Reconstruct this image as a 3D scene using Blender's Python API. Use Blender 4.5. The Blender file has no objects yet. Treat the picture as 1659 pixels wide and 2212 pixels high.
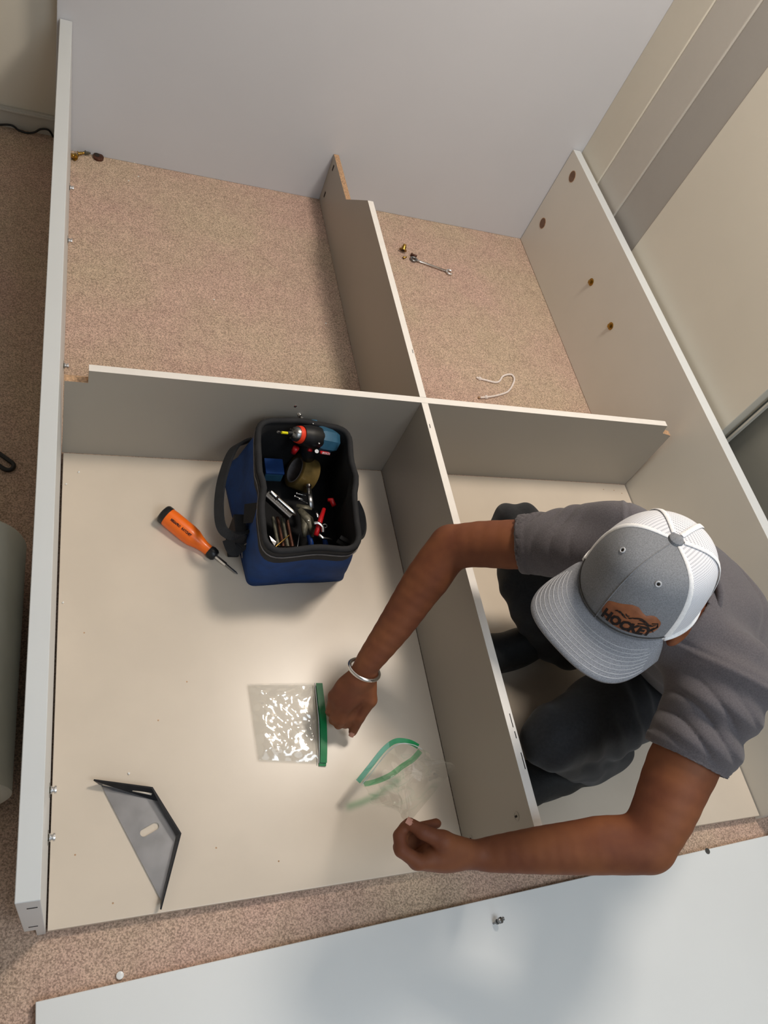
import bpy, bmesh, math, random
import numpy as np
from mathutils import Vector, Matrix

# ---------------------------------------------------------------- camera, world, lights, exposure
SC = bpy.context.scene
COL = SC.collection
random.seed(4)
R2D = math.radians
cam_d = bpy.data.cameras.new('camera')
cam_d.sensor_fit = 'HORIZONTAL'; cam_d.sensor_width = 36.0; cam_d.lens = 36.0 * 1680.1 / 1659.0
cam_d.clip_start = 0.02
cam = bpy.data.objects.new('camera', cam_d); COL.objects.link(cam)
cam.location = (-0.0017, -0.1712, 1.6504); cam.rotation_euler = (R2D(34.725), R2D(-19.947), R2D(-11.115))
SC.camera = cam
W = bpy.data.worlds.new('world'); SC.world = W; W.use_nodes = True
W.node_tree.nodes['Background'].inputs[0].default_value = (0.92, 0.95, 1.0, 1)
W.node_tree.nodes['Background'].inputs[1].default_value = 0.17
def area(name, loc, target, size, power, color, sy=None):
    l = bpy.data.lights.new(name, 'AREA'); l.energy = power; l.color = color; l.size = size
    if sy: l.shape = 'RECTANGLE'; l.size_y = sy
    o = bpy.data.objects.new(name, l); COL.objects.link(o); o.location = loc
    o.rotation_euler = (Vector(target) - Vector(loc)).to_track_quat('-Z', 'Y').to_euler()
    return o
area('window_light', (0.9, -2.6, 1.85), (0.9, 0.8, 0.2), 1.4, 7, (0.84, 0.92, 1.0), 1.2)
area('cool_overhead_fill', (0.95, -0.75, 2.52), (0.9, 0.3, 0.0), 1.20, 31, (0.78, 0.89, 1.0), 1.35)  # unseen cool fill added overhead in place of window light
area('ceiling_light', (1.30, 1.15, 2.42), (1.1, 0.9, 0.0), 0.40, 32, (1.0, 0.90, 0.79))
SC.view_settings.view_transform = 'Standard'; SC.view_settings.look = 'None'
SC.view_settings.gamma = 1.0; SC.view_settings.exposure = 0.0
SC.view_settings.use_curve_mapping = False

# ---------------------------------------------------------------- materials
def srgb(c):
    return tuple(((v/255)/12.92 if v/255 <= .04045 else ((v/255+.055)/1.055)**2.4) for v in c) + (1,)
def mat(name, rgb, rough=.5, metal=0, noise=None, bump=None, spec=.5, wave=None, coat=0, rgb2=None, sheen=0):
    m = bpy.data.materials.new(name); m.use_nodes = True; nt = m.node_tree; N = nt.nodes; L = nt.links
    b = N['Principled BSDF']; b.inputs['Base Color'].default_value = srgb(rgb)
    b.inputs['Roughness'].default_value = rough; b.inputs['Metallic'].default_value = metal
    b.inputs['Specular IOR Level'].default_value = spec; b.inputs['Coat Weight'].default_value = coat
    b.inputs['Sheen Weight'].default_value = sheen
    tc = N.new('ShaderNodeTexCoord')
    sc_, amt = noise if noise else (60, .03)
    n = N.new('ShaderNodeTexNoise'); n.inputs['Scale'].default_value = sc_; n.inputs['Detail'].default_value = 4
    L.new(tc.outputs['Object'], n.inputs['Vector'])
    r = N.new('ShaderNodeValToRGB'); c1 = srgb(rgb); c2 = srgb(rgb2) if rgb2 else tuple(max(0, v*(1-amt*2)) for v in c1[:3]) + (1,)
    c0 = c1 if rgb2 else tuple(min(1, v*(1+amt)) for v in c1[:3]) + (1,)
    r.color_ramp.elements[0].color = c2; r.color_ramp.elements[0].position = .35
    r.color_ramp.elements[1].color = c0; r.color_ramp.elements[1].position = .65
    L.new(n.outputs['Fac'], r.inputs[0]); L.new(r.outputs[0], b.inputs['Base Color'])
    if bump:
        s, st, dist = bump
        n2 = N.new('ShaderNodeTexNoise'); n2.inputs['Scale'].default_value = s; n2.inputs['Detail'].default_value = 3
        L.new(tc.outputs['Object'], n2.inputs['Vector'])
        bp = N.new('ShaderNodeBump'); bp.inputs['Strength'].default_value = st; bp.inputs['Distance'].default_value = dist
        L.new(n2.outputs['Fac'], bp.inputs['Height']); L.new(bp.outputs[0], b.inputs['Normal'])
    return m
M = {}
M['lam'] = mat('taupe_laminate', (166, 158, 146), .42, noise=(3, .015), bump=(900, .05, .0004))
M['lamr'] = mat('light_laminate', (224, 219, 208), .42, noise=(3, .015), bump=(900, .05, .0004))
M['ceil'] = mat('ceiling_paint', (222, 228, 236), .8, noise=(3, .01))
M['plate'] = mat('black_steel_painted_reflection', (205, 206, 210), .2, .95, noise=(18, .08), bump=(9, .25, .004))  # black steel; bright reflection put into a pale base colour
M['trimb'] = mat('trim_painted_shade', (196, 190, 180), .5, noise=(5, .01))  # shade on the first trim strip put into its colour
M['trimc'] = mat('trim_painted_deep_shade', (170, 165, 158), .5, noise=(5, .01))  # second trim strip, deeper shade painted into the tone
M['door2'] = mat('rear_door_painted_shade', (150, 148, 138), .5, noise=(2, .02))  # shadow of the recess worked into the rear door's colour
M['holeb'] = mat('brown_recess', (120, 92, 74), .9, noise=(60, .1))
M['edge'] = mat('edge_banding', (238, 232, 224), .4, noise=(30, .01))
M['rail'] = mat('rail_laminate', (216, 219, 219), .38, noise=(4, .01))
M['board'] = mat('back_board', (216, 202, 184), .3, noise=(6, .02), bump=(700, .06, .0004))
M['white'] = mat('white_panel', (234, 236, 235), .27, noise=(3, .01))
M['raw'] = mat('raw_particle_board', (196, 158, 122), .9, noise=(240, .18), bump=(500, .4, .001))
M['wall'] = mat('grey_wall_paint', (203, 204, 208), .6, noise=(2.2, .012), bump=(300, .05, .0005))
M['wallb'] = mat('beige_wall_paint', (220, 213, 197), .7, noise=(2.2, .02), bump=(300, .05, .0005))
M['door'] = mat('closet_door_paint', (226, 219, 203), .45, noise=(2, .02))
M['trim'] = mat('trim_paint', (205, 200, 188), .45, noise=(5, .01))
M['base'] = mat('baseboard_paint', (196, 192, 182), .5, noise=(9, .02))
M['chrome'] = mat('polished_steel', (232, 230, 228), .2, 1, noise=(90, .05))
M['steel'] = mat('tool_steel', (150, 150, 150), .32, 1, noise=(120, .12))
M['dsteel'] = mat('dull_steel', (104, 100, 84), .5, .35, noise=(140, .15))
M['brass'] = mat('brass', (176, 140, 70), .28, 1, noise=(160, .15))
M['bronze'] = mat('brown_metal', (92, 58, 44), .45, .6, noise=(160, .2))
M['blackm'] = mat('black_powder_coat', (40, 40, 43), .3, .5, noise=(40, .10), bump=(30, .12, .0010))
M['blackp'] = mat('black_plastic', (22, 22, 24), .4, noise=(80, .1))
M['hole'] = mat('dark_recess', (38, 30, 24), .9, noise=(60, .1))
M['navy'] = mat('navy_canvas', (8, 56, 116), .85, noise=(25, .1), bump=(900, .25, .0006))
M['blackf'] = mat('black_webbing', (30, 30, 32), .85, noise=(40, .12), bump=(1100, .35, .0008))
M['lining'] = mat('black_lining', (14, 14, 16), .9, noise=(30, .15), bump=(300, .3, .001))
M['greyf'] = mat('grey_piping', (120, 114, 112), .7, noise=(60, .1))
M['orange'] = mat('orange_plastic', (255, 114, 16), .38, noise=(30, .02), coat=.1)
M['ink'] = mat('dark_print', (52, 12, 6), .6, noise=(30, .02))
M['inkp'] = mat('burnt_engraving', (26, 14, 10), .8, noise=(200, .2))
M['teal'] = mat('drill_blue', (48, 92, 118), .42, noise=(50, .05))
M['red'] = mat('red_plastic', (196, 24, 30), .35, noise=(50, .05))
M['redo'] = mat('red_orange_ring', (232, 62, 34), .4, noise=(50, .04))
M['yellow'] = mat('yellow_sleeve', (236, 226, 24), .4, noise=(50, .04))
M['bluep'] = mat('blue_grip', (22, 66, 140), .4, noise=(50, .05))
M['olive'] = mat('brown_tape', (110, 90, 48), .35, noise=(60, .08))
M['print'] = mat('white_print', (200, 200, 205), .5, noise=(60, .05))
M['green'] = mat('green_zip', (18, 128, 74), .3, noise=(60, .05), coat=.3)
M['cordw'] = mat('white_cord', (240, 228, 220), .7, noise=(200, .05), bump=(700, .5, .0006))
M['cable'] = mat('black_cable', (18, 17, 18), .45, noise=(60, .05))
M['chip'] = mat('white_chip', (240, 238, 232), .6, noise=(60, .03))
M['skin'] = mat('brown_skin', (132, 80, 50), .62, noise=(14, .05), bump=(420, .14, .0006), rgb2=(112, 64, 43), spec=.3)
M['palm'] = mat('nail', (196, 140, 120), .35, noise=(40, .03))
M['shirt'] = mat('grey_shirt', (92, 87, 90), .92, noise=(420, .10), bump=(900, .25, .0008), sheen=.15)
M['trous'] = mat('charcoal_trousers', (30, 31, 34), .92, noise=(150, .14), bump=(500, .3, .001), sheen=.1)
M['shoe'] = mat('black_shoe', (24, 25, 26), .7, noise=(80, .15), bump=(260, .4, .0012))
M['sole'] = mat('grey_rubber_sole', (62, 60, 58), .8, noise=(60, .1))
M['hair'] = mat('black_hair', (16, 13, 12), .8, noise=(300, .3), bump=(500, .6, .002))
M['capg'] = mat('heather_grey_cotton', (130, 132, 136), .9, noise=(650, .12), bump=(900, .3, .0005))
M['brim'] = mat('light_heather_brim', (140, 142, 148), .9, noise=(600, .13), bump=(900, .3, .0005))
M['stitch'] = mat('pale_thread', (196, 197, 200), .8, noise=(90, .05))
M['capw'] = mat('white_band', (240, 239, 238), .85, noise=(300, .04))
M['leather'] = mat('tan_leather', (150, 92, 58), .6, noise=(60, .12), bump=(260, .3, .0008))
M['eyew'] = mat('eye_white', (225, 220, 212), .25, noise=(30, .02))
M['lip'] = mat('lips', (126, 70, 58), .5, noise=(60, .06))
M['tubw'] = mat('grey_white_foam_roll', (214, 214, 202), .6, noise=(8, .03))

def carpet_mat():
    m = bpy.data.materials.new('carpet_pile'); m.use_nodes = True; N = m.node_tree.nodes; L = m.node_tree.links
    b = N['Principled BSDF']; b.inputs['Roughness'].default_value = 1; b.inputs['Specular IOR Level'].default_value = .1
    tc = N.new('ShaderNodeTexCoord')
    def noise(s, d=3, r=.6):
        n = N.new('ShaderNodeTexNoise'); n.inputs['Scale'].default_value = s; n.inputs['Detail'].default_value = d; n.inputs['Roughness'].default_value = r
        L.new(tc.outputs['Object'], n.inputs['Vector']); return n
    def ramp(src, a, ca, b_, cb):
        r = N.new('ShaderNodeValToRGB'); r.color_ramp.elements[0].position = a; r.color_ramp.elements[0].color = ca
        r.color_ramp.elements[1].position = b_; r.color_ramp.elements[1].color = cb; L.new(src, r.inputs[0]); return r
    big = ramp(noise(2.6, 5).outputs['Fac'], .38, srgb((216, 185, 170)), .62, srgb((213, 191, 168)))
    fine = ramp(noise(330, 2).outputs['Fac'], .36, (.52, .5, .48, 1), .62, (1.12, 1.1, 1.08, 1))
    mid = ramp(noise(24, 4).outputs['Fac'], .3, (.9, .89, .88, 1), .7, (1.04, 1.04, 1.03, 1))
    m1 = N.new('ShaderNodeMixRGB'); m1.blend_type = 'MULTIPLY'; m1.inputs[0].default_value = 1
    m2 = N.new('ShaderNodeMixRGB'); m2.blend_type = 'MULTIPLY'; m2.inputs[0].default_value = 1
    L.new(big.outputs[0], m1.inputs[1]); L.new(fine.outputs[0], m1.inputs[2])
    L.new(m1.outputs[0], m2.inputs[1]); L.new(mid.outputs[0], m2.inputs[2]); L.new(m2.outputs[0], b.inputs['Base Color'])
    bp = N.new('ShaderNodeBump'); bp.inputs['Strength'].default_value = .7; bp.inputs['Distance'].default_value = .004
    L.new(noise(240, 3).outputs['Fac'], bp.inputs['Height']); L.new(bp.outputs[0], b.inputs['Normal'])
    return m
M['carpet'] = carpet_mat()

def film_mat(name, tint, gloss, wr, haze=.045, rough=.09):
    m = bpy.data.materials.new(name); m.use_nodes = True; N = m.node_tree.nodes; L = m.node_tree.links
    N.remove(N['Principled BSDF']); out = N['Material Output']
    tr = N.new('ShaderNodeBsdfTransparent'); tr.inputs[0].default_value = tint
    gl = N.new('ShaderNodeBsdfGlossy'); gl.inputs['Roughness'].default_value = rough; gl.inputs[0].default_value = (1, 1, 1, 1)
    df = N.new('ShaderNodeBsdfDiffuse'); df.inputs[0].default_value = (.85, .85, .82, 1)
    tc = N.new('ShaderNodeTexCoord'); n = N.new('ShaderNodeTexVoronoi'); n.inputs['Scale'].default_value = wr; n.feature = 'SMOOTH_F1'
    L.new(tc.outputs['Object'], n.inputs['Vector'])
    bp = N.new('ShaderNodeBump'); bp.inputs['Strength'].default_value = .5; bp.inputs['Distance'].default_value = .005
    L.new(n.outputs['Distance'], bp.inputs['Height']); L.new(bp.outputs[0], gl.inputs['Normal'])
    m1 = N.new('ShaderNodeMixShader'); m1.inputs[0].default_value = gloss
    m2 = N.new('ShaderNodeMixShader'); m2.inputs[0].default_value = haze
    L.new(tr.outputs[0], m2.inputs[1]); L.new(df.outputs[0], m2.inputs[2])
    L.new(m2.outputs[0], m1.inputs[1]); L.new(gl.outputs[0], m1.inputs[2]); L.new(m1.outputs[0], out.inputs[0])
    return m
M['film'] = film_mat('clear_plastic_film', (.965, .965, .955, 1), .10, 30)
M['film2'] = film_mat('held_plastic_film', (.972, .972, .962, 1), .13, 22, .015, .06)
M['greenf'] = film_mat('green_tinted_film', (.45, .80, .58, 1), .08, 20)

def mesh_fabric():
    m = bpy.data.materials.new('white_trucker_mesh'); m.use_nodes = True; N = m.node_tree.nodes; L = m.node_tree.links
    b = N['Principled BSDF']; b.inputs['Roughness'].default_value = .85
    uv = N.new('ShaderNodeUVMap')
    sp = N.new('ShaderNodeSeparateXYZ'); L.new(uv.outputs[0], sp.inputs[0])
    def mth(op, a, v):
        x = N.new('ShaderNodeMath'); x.operation = op; L.new(a, x.inputs[0])
        if isinstance(v, (int, float)): x.inputs[1].default_value = v
        else: L.new(v, x.inputs[1])
        return x.outputs[0]
    su = mth('SINE', mth('MULTIPLY', sp.outputs[0], 6.2832), 0); sv = mth('SINE', mth('MULTIPLY', sp.outputs[1], 6.2832), 0)
    pr = mth('MINIMUM', su, sv)
    r = N.new('ShaderNodeValToRGB'); r.color_ramp.elements[0].position = .05; r.color_ramp.elements[0].color = srgb((226, 226, 230))
    r.color_ramp.elements[1].position = .5; r.color_ramp.elements[1].color = srgb((140, 140, 148))
    L.new(pr, r.inputs[0]); L.new(r.outputs[0], b.inputs['Base Color'])
    return m
M['mesh'] = mesh_fabric()

# ---------------------------------------------------------------- object helpers (geometry is given in world metres)
def tag(o, label=None, cat=None, group=None, kind=None):
    if label: o['label'] = label
    if cat: o['category'] = cat
    if group: o['group'] = group
    if kind: o['kind'] = kind
    return o
def root(name, loc, label, cat, group=None):
    o = bpy.data.objects.new(name, None); COL.objects.link(o); o.location = loc; o.empty_display_size = .02
    return tag(o, label, cat, group)
def base_of(o):
    v = Vector((0, 0, 0))
    while o is not None: v += o.location; o = o.parent
    return v
def link(name, V, F, m, parent=None, smooth=False, mi=None, uv=None, origin=None):
    V = np.asarray(V, dtype=float).reshape(-1, 3)
    if parent is not None: off = np.array(base_of(parent))
    else:
        off = np.array(origin) if origin is not None else np.array([(V[:, 0].min()+V[:, 0].max())/2, (V[:, 1].min()+V[:, 1].max())/2, V[:, 2].min()])
    me = bpy.data.meshes.new(name)
    me.from_pydata((V-off).tolist(), [], [list(map(int, f)) for f in F])
    for x in (m if isinstance(m, (list, tuple)) else [m]): me.materials.append(x)
    if mi is not None: me.polygons.foreach_set('material_index', mi)
    if smooth: me.polygons.foreach_set('use_smooth', [True]*len(me.polygons))
    if uv is not None:
        l = me.uv_layers.new(name='UVMap'); idx = np.zeros(len(me.loops), dtype=np.int32); me.loops.foreach_get('vertex_index', idx)
        l.data.foreach_set('uv', np.asarray(uv)[idx].ravel())
    me.update()
    o = bpy.data.objects.new(name, me); COL.objects.link(o)
    if parent is not None: o.parent = parent
    else: o.location = off
    return o
def from_bm(name, bm, m, parent=None, smooth=False):
    bm.verts.ensure_lookup_table(); bm.normal_update()
    V = [v.co[:] for v in bm.verts]; bm.verts.index_update(); F = [[v.index for v in f.verts] for f in bm.faces]; mi = [f.material_index for f in bm.faces]
    bm.free()
    return link(name, V, F, m, parent, smooth, mi)
def bbox_bm(x0, y0, z0, x1, y1, z1, bev=0, bm=None):
    own = bmesh.new() if bm is None else bm
    g = bmesh.new(); bmesh.ops.create_cube(g, size=1)
    for v in g.verts: v.co = Vector(((x0+x1)/2+v.co.x*(x1-x0), (y0+y1)/2+v.co.y*(y1-y0), (z0+z1)/2+v.co.z*(z1-z0)))
    if bev: bmesh.ops.bevel(g, geom=g.edges[:], offset=bev, segments=2, profile=.6, affect='EDGES')
    me = bpy.data.meshes.new('t'); g.to_mesh(me); g.free(); own.from_mesh(me); bpy.data.meshes.remove(me)
    return own
def box(name, a, b, m, parent=None, bev=.001, topmat=False):
    bm = bbox_bm(*a, *b, bev)
    bm.normal_update()
    if topmat:
        for f in bm.faces:
            if f.normal.z > .9: f.material_index = 1
    return from_bm(name, bm, m, parent)
def prism(name, pts, axis, c0, c1, m, parent=None, bev=0, mif=None):
    """polygon pts (two coordinates) extruded along axis from c0 to c1"""
    bm = bmesh.new(); n = len(pts)
    def mk(p, c):
        return {'X': (c, p[0], p[1]), 'Y': (p[0], c, p[1]), 'Z': (p[0], p[1], c)}[axis]
    A = [bm.verts.new(mk(p, c0)) for p in pts]; B = [bm.verts.new(mk(p, c1)) for p in pts]
    bm.faces.new(A); bm.faces.new(B[::-1])
    for i in range(n):
        f = bm.faces.new((A[i], B[i], B[(i+1) % n], A[(i+1) % n]))
        if mif: f.material_index = mif[i]
    bmesh.ops.recalc_face_normals(bm, faces=bm.faces[:])
    if bev: bmesh.ops.bevel(bm, geom=bm.edges[:], offset=bev, segments=1, affect='EDGES')
    return from_bm(name, bm, m, parent)
def frame(d):
    d = np.array(d, float); d /= np.linalg.norm(d); a = np.array([0, 0, 1.]) if abs(d[2]) < .9 else np.array([1., 0, 0])
    u = np.cross(a, d); u /= np.linalg.norm(u); return d, u, np.cross(d, u)
def spline(P, n=8, closed=False):
    P = np.array(P, float); out = []; m = len(P)
    for i in range(m if closed else m-1):
        p0, p1, p2, p3 = (P[(i+k) % m] if closed else P[min(max(i+k, 0), m-1)] for k in (-1, 0, 1, 2))
        for t in np.arange(n)/n:
            out.append(.5*((2*p1)+(-p0+p2)*t+(2*p0-5*p1+4*p2-p3)*t*t+(-p0+3*p1-3*p2+p3)*t**3))
    if not closed: out.append(P[-1])
    return np.array(out)
def tube_vf(P, r, seg=10, flat=None, closed=False, vo=0):
    P = np.array(P, float); n = len(P); r = np.broadcast_to(np.array(r, float), (n,)); V = []; F = []
    T = (np.roll(P, -1, 0)-np.roll(P, 1, 0)) if closed else np.gradient(P, axis=0)
    T /= np.linalg.norm(T, axis=1)[:, None]+1e-12
    _, u, _ = frame(T[0])
    if flat is not None: u = np.array(flat[0], float)
    for i in range(n):
        if flat is not None: u = np.array(flat[0], float)
        u = u-T[i]*(u@T[i]); u /= np.linalg.norm(u); w = np.cross(T[i], u)
        for k in range(seg):
            a = 2*math.pi*k/seg; V.append(P[i]+r[i]*(math.cos(a)*u*(flat[1] if flat else 1)+math.sin(a)*w))
    for i in range(n if closed else n-1):
        j = (i+1) % n
        for k in range(seg):
            l = (k+1) % seg; F.append([vo+i*seg+k, vo+i*seg+l, vo+j*seg+l, vo+j*seg+k])
    if not closed: F.append([vo+k for k in range(seg)][::-1]); F.append([vo+(n-1)*seg+k for k in range(seg)])
    return V, F
def tube(name, P, r, m, parent=None, seg=10, flat=None, closed=False):
    V, F = tube_vf(P, r, seg, flat, closed); return link(name, V, F, m, parent, True)
def lathe(name, a, b, prof, m, parent=None, seg=24, mi=None):
    """prof: (distance from a along ab in metres, radius)"""
    a = np.array(a, float); d, u, w = frame(np.array(b, float)-a); V = []; F = []; I = []
    for s, r in prof:
        for k in range(seg):
            t = 2*math.pi*k/seg; V.append(a+d*s+max(r, 1e-5)*(math.cos(t)*u+math.sin(t)*w))
    for i in range(len(prof)-1):
        for k in range(seg):
            l = (k+1) % seg; F.append([i*seg+k, i*seg+l, (i+1)*seg+l, (i+1)*seg+k]); I.append(mi[i] if mi else 0)
    F.append(list(range(seg))[::-1]); I.append(0); F.append([(len(prof)-1)*seg+k for k in range(seg)]); I.append(0)
    o = link(name, V, F, m, parent, True, I)
    try: o.data.set_sharp_from_angle(angle=R2D(40))
    except Exception: pass
    return o
def text_mesh(s, size, bold=.0):
    c = bpy.data.curves.new('t', 'FONT'); c.body = s; c.size = size; c.offset = bold; c.align_x = 'CENTER'; c.align_y = 'CENTER'; c.resolution_u = 2
    o = bpy.data.objects.new('t', c); COL.objects.link(o); dg = bpy.context.evaluated_depsgraph_get(); dg.update()
    me = bpy.data.meshes.new_from_object(o.evaluated_get(dg)); bm = bmesh.new(); bm.from_mesh(me)
    bmesh.ops.triangulate(bm, faces=bm.faces[:])
    bmesh.ops.subdivide_edges(bm, edges=[e for e in bm.edges if e.calc_length() > size*.18], cuts=2)
    bmesh.ops.triangulate(bm, faces=bm.faces[:])
    V = np.array([v.co[:] for v in bm.verts]); bm.verts.index_update(); F = [[v.index for v in f.verts] for f in bm.faces]
    bm.free(); bpy.data.objects.remove(o); bpy.data.curves.remove(c); bpy.data.meshes.remove(me)
    return V, F

# ---------------------------------------------------------------- implicit surfaces for soft bodies
class Field:
    def __init__(s, lo, hi, h):
        s.lo = np.array(lo, float); s.h = h; s.n = np.ceil((np.array(hi)-s.lo)/h).astype(int)+1
        s.d = np.full(s.n, .06, np.float32)
    def sub(s, lo, hi, pad):
        a = np.maximum(((np.array(lo)-pad-s.lo)/s.h).astype(int), 0); b = np.minimum(((np.array(hi)+pad-s.lo)/s.h).astype(int)+2, s.n)
        sl = tuple(slice(x, y) for x, y in zip(a, b))
        g = [(s.lo[i]+np.arange(a[i], b[i])*s.h).astype(np.float32) for i in range(3)]
        return sl, g[0][:, None, None], g[1][None, :, None], g[2][None, None, :]
    def add(s, sl, d, k):
        o = s.d[sl]
        if k > 0:
            hh = np.clip(.5+.5*(o-d)/k, 0, 1); s.d[sl] = o*(1-hh)+d*hh-k*hh*(1-hh)
        else: s.d[sl] = np.minimum(o, d)
    def cut(s, sl, d): s.d[sl] = np.maximum(s.d[sl], -d)
    def cone(s, a, b, r1, r2, k=.012, n=None, f=1., neg=False):
        """round cone; n, f: cross section scaled by f along unit direction n"""
        a = np.array(a, float); b = np.array(b, float); rm = max(r1, r2)*max(1, f)
        sl, X, Y, Z = s.sub(np.minimum(a, b)-rm, np.maximum(a, b)+rm, k+.02)
        ab = b-a; L = max(ab@ab, 1e-9)
        px, py, pz = X-a[0], Y-a[1], Z-a[2]; t = np.clip((px*ab[0]+py*ab[1]+pz*ab[2])/L, 0, 1)
        qx, qy, qz = px-t*ab[0], py-t*ab[1], pz-t*ab[2]
        if n is not None:
            n = np.array(n, float); n /= np.linalg.norm(n); dn = (qx*n[0]+qy*n[1]+qz*n[2])*(1/f-1)
            qx, qy, qz = qx+dn*n[0], qy+dn*n[1], qz+dn*n[2]
        d = np.sqrt(qx*qx+qy*qy+qz*qz)-(r1+(r2-r1)*t)
        if neg: s.cut(sl, d)
        else: s.add(sl, d.astype(np.float32), k)
    def ell(s, c, ax, r, k=.012, neg=False):
        """ellipsoid; ax: rows of unit axes, r radii"""
        c = np.array(c, float); ax = np.array(ax, float); R = max(r)
        sl, X, Y, Z = s.sub(c-R, c+R, k+.02); q = 0; X, Y, Z = X-c[0], Y-c[1], Z-c[2]; g = 0
        for i in range(3):
            v = X*ax[i, 0]+Y*ax[i, 1]+Z*ax[i, 2]; q = q+(v/r[i])**2; g = g+(v/r[i]**2)**2
        k0 = np.sqrt(q); d = k0*(k0-1)/np.maximum(np.sqrt(g), 1e-6)
        if neg: s.cut(sl, d)
        else: s.add(sl, d.astype(np.float32), k)
    def plane_cut(s, p, n):
        """removes everything on the side n points to"""
        n = np.array(n, float); n /= np.linalg.norm(n); p = np.array(p)
        X, Y, Z = [(s.lo[i]+np.arange(s.n[i])*s.h).astype(np.float32) for i in range(3)]
        d = (X[:, None, None]-p[0])*n[0]+(Y[None, :, None]-p[1])*n[1]+(Z[None, None, :]-p[2])*n[2]
        s.d = np.maximum(s.d, d.astype(np.float32))
    def mesh(s):
        d = s.d; ins = d < 0; n = d.shape
        cnt = np.zeros(tuple(x-1 for x in n), np.int8)
        for i in (0, 1):
            for j in (0, 1):
                for k in (0, 1): cnt += ins[i:n[0]-1+i, j:n[1]-1+j, k:n[2]-1+k]
        cell = (cnt > 0) & (cnt < 8); idx = np.argwhere(cell); ids = np.full(cell.shape, -1, np.int32); ids[cell] = np.arange(len(idx))
        acc = np.zeros((len(idx), 3)); w = np.zeros(len(idx)); I, J, K = idx.T
        cor = [(i, j, k) for i in (0, 1) for j in (0, 1) for k in (0, 1)]
        for a in range(8):
            for b in range(a+1, 8):
                ca, cb = np.array(cor[a]), np.array(cor[b])
                if np.abs(ca-cb).sum() != 1: continue
                da = d[I+ca[0], J+ca[1], K+ca[2]]; db = d[I+cb[0], J+cb[1], K+cb[2]]; m = (da < 0) != (db < 0)
                t = np.where(m, da/np.where(m, da-db, 1), 0)
                acc += np.where(m[:, None], ca+t[:, None]*(cb-ca), 0); w += m
        V = s.lo+(idx+acc/w[:, None])*s.h
        Q = []
        for ax in range(3):
            o = [0, 0, 0]; o[ax] = 1
            A = ins[:n[0]-o[0], :n[1]-o[1], :n[2]-o[2]]; B = ins[o[0]:, o[1]:, o[2]:]
            e = np.argwhere(A != B); u, v = [(ax+1) % 3, (ax+2) % 3]
            e = e[(e[:, u] > 0) & (e[:, v] > 0) & (e[:, u] < n[u]-1) & (e[:, v] < n[v]-1)]
            fl = ins[e[:, 0], e[:, 1], e[:, 2]]
            def g(du, dv):
                c = e.copy(); c[:, u] += du; c[:, v] += dv; return ids[c[:, 0], c[:, 1], c[:, 2]]
            q = np.stack([g(-1, -1), g(0, -1), g(0, 0), g(-1, 0)], 1); q[~fl] = q[~fl][:, ::-1]; Q.append(q)
        return V, np.concatenate(Q)
    def normals(s, V):
        g = np.clip(((V-s.lo)/s.h), 1, np.array(s.n)-2.001); i = g.astype(int); N = np.zeros_like(V)
        for ax in range(3):
            o = np.zeros(3, int); o[ax] = 1; N[:, ax] = s.d[tuple((i+o).T)]-s.d[tuple((i-o).T)]
        return N/(np.linalg.norm(N, axis=1)[:, None]+1e-9)
def relax(V, Q, it=2, lam=.5):
    for _ in range(it):
        S = np.zeros_like(V); c = np.zeros(len(V))
        for a, b in ((0, 1), (1, 2), (2, 3), (3, 0)):
            np.add.at(S, Q[:, a], V[Q[:, b]]); np.add.at(S, Q[:, b], V[Q[:, a]]); np.add.at(c, Q[:, a], 1); np.add.at(c, Q[:, b], 1)
        V = V+(S/np.maximum(c, 1)[:, None]-V)*lam
    return V

# ---------------------------------------------------------------- the room
def struct(name, o): o.name = name; o['kind'] = 'structure'; return o
fl = bbox_bm(-2.4, -2.9, -.05, 2.6, 2.6, 0); struct('floor', from_bm('floor', fl, M['carpet']))
struct('wall_back', box('wall_back', (-.053, 2.249, 0), (1.9, 2.33, 2.5), M['wall'], bev=.002))
struct('wall_recess', box('wall_recess', (-2.0, 2.318, 0), (-.053, 2.42, 2.5), M['wallb'], bev=0))
bb = bbox_bm(-2.0, 2.306, 0, -.0545, 2.3175, .066, .002); bbox_bm(-2.0, 2.300, .056, -.0545, 2.3175, .063, .002, bb)
struct('baseboard_back', from_bm('baseboard_back', bb, M['base']))
struct('ceiling', box('ceiling', (-2.1, -2.9, 2.6), (2.6, 2.6, 2.7), M['ceil'], bev=0))
struct('wall_left', box('wall_left', (-2.1, -2.9, 0), (-2.0, 2.42, 2.5), M['wallb'], bev=0))
wr = bbox_bm(1.722, 2.072, 0, 1.80, 2.249, 2.5, .003); bbox_bm(1.86, -2.9, 0, 1.96, 2.249, 2.6, 0, wr)
struct('wall_right', from_bm('wall_right', wr, M['wallb']))
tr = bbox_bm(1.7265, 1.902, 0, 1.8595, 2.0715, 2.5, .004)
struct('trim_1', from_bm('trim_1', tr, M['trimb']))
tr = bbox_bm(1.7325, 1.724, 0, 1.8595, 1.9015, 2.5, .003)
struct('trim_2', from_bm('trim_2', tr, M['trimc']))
struct('door_1', box('door_1', (1.7285, .966, .012), (1.768, 1.722, 2.5), M['door'], bev=.003))
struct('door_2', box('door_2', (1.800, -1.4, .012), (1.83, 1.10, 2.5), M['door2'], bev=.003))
struct('trim_3', box('trim_3', (1.752, .9455, .012), (1.764, .9515, 2.5), M['trim'], bev=.0))

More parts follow.
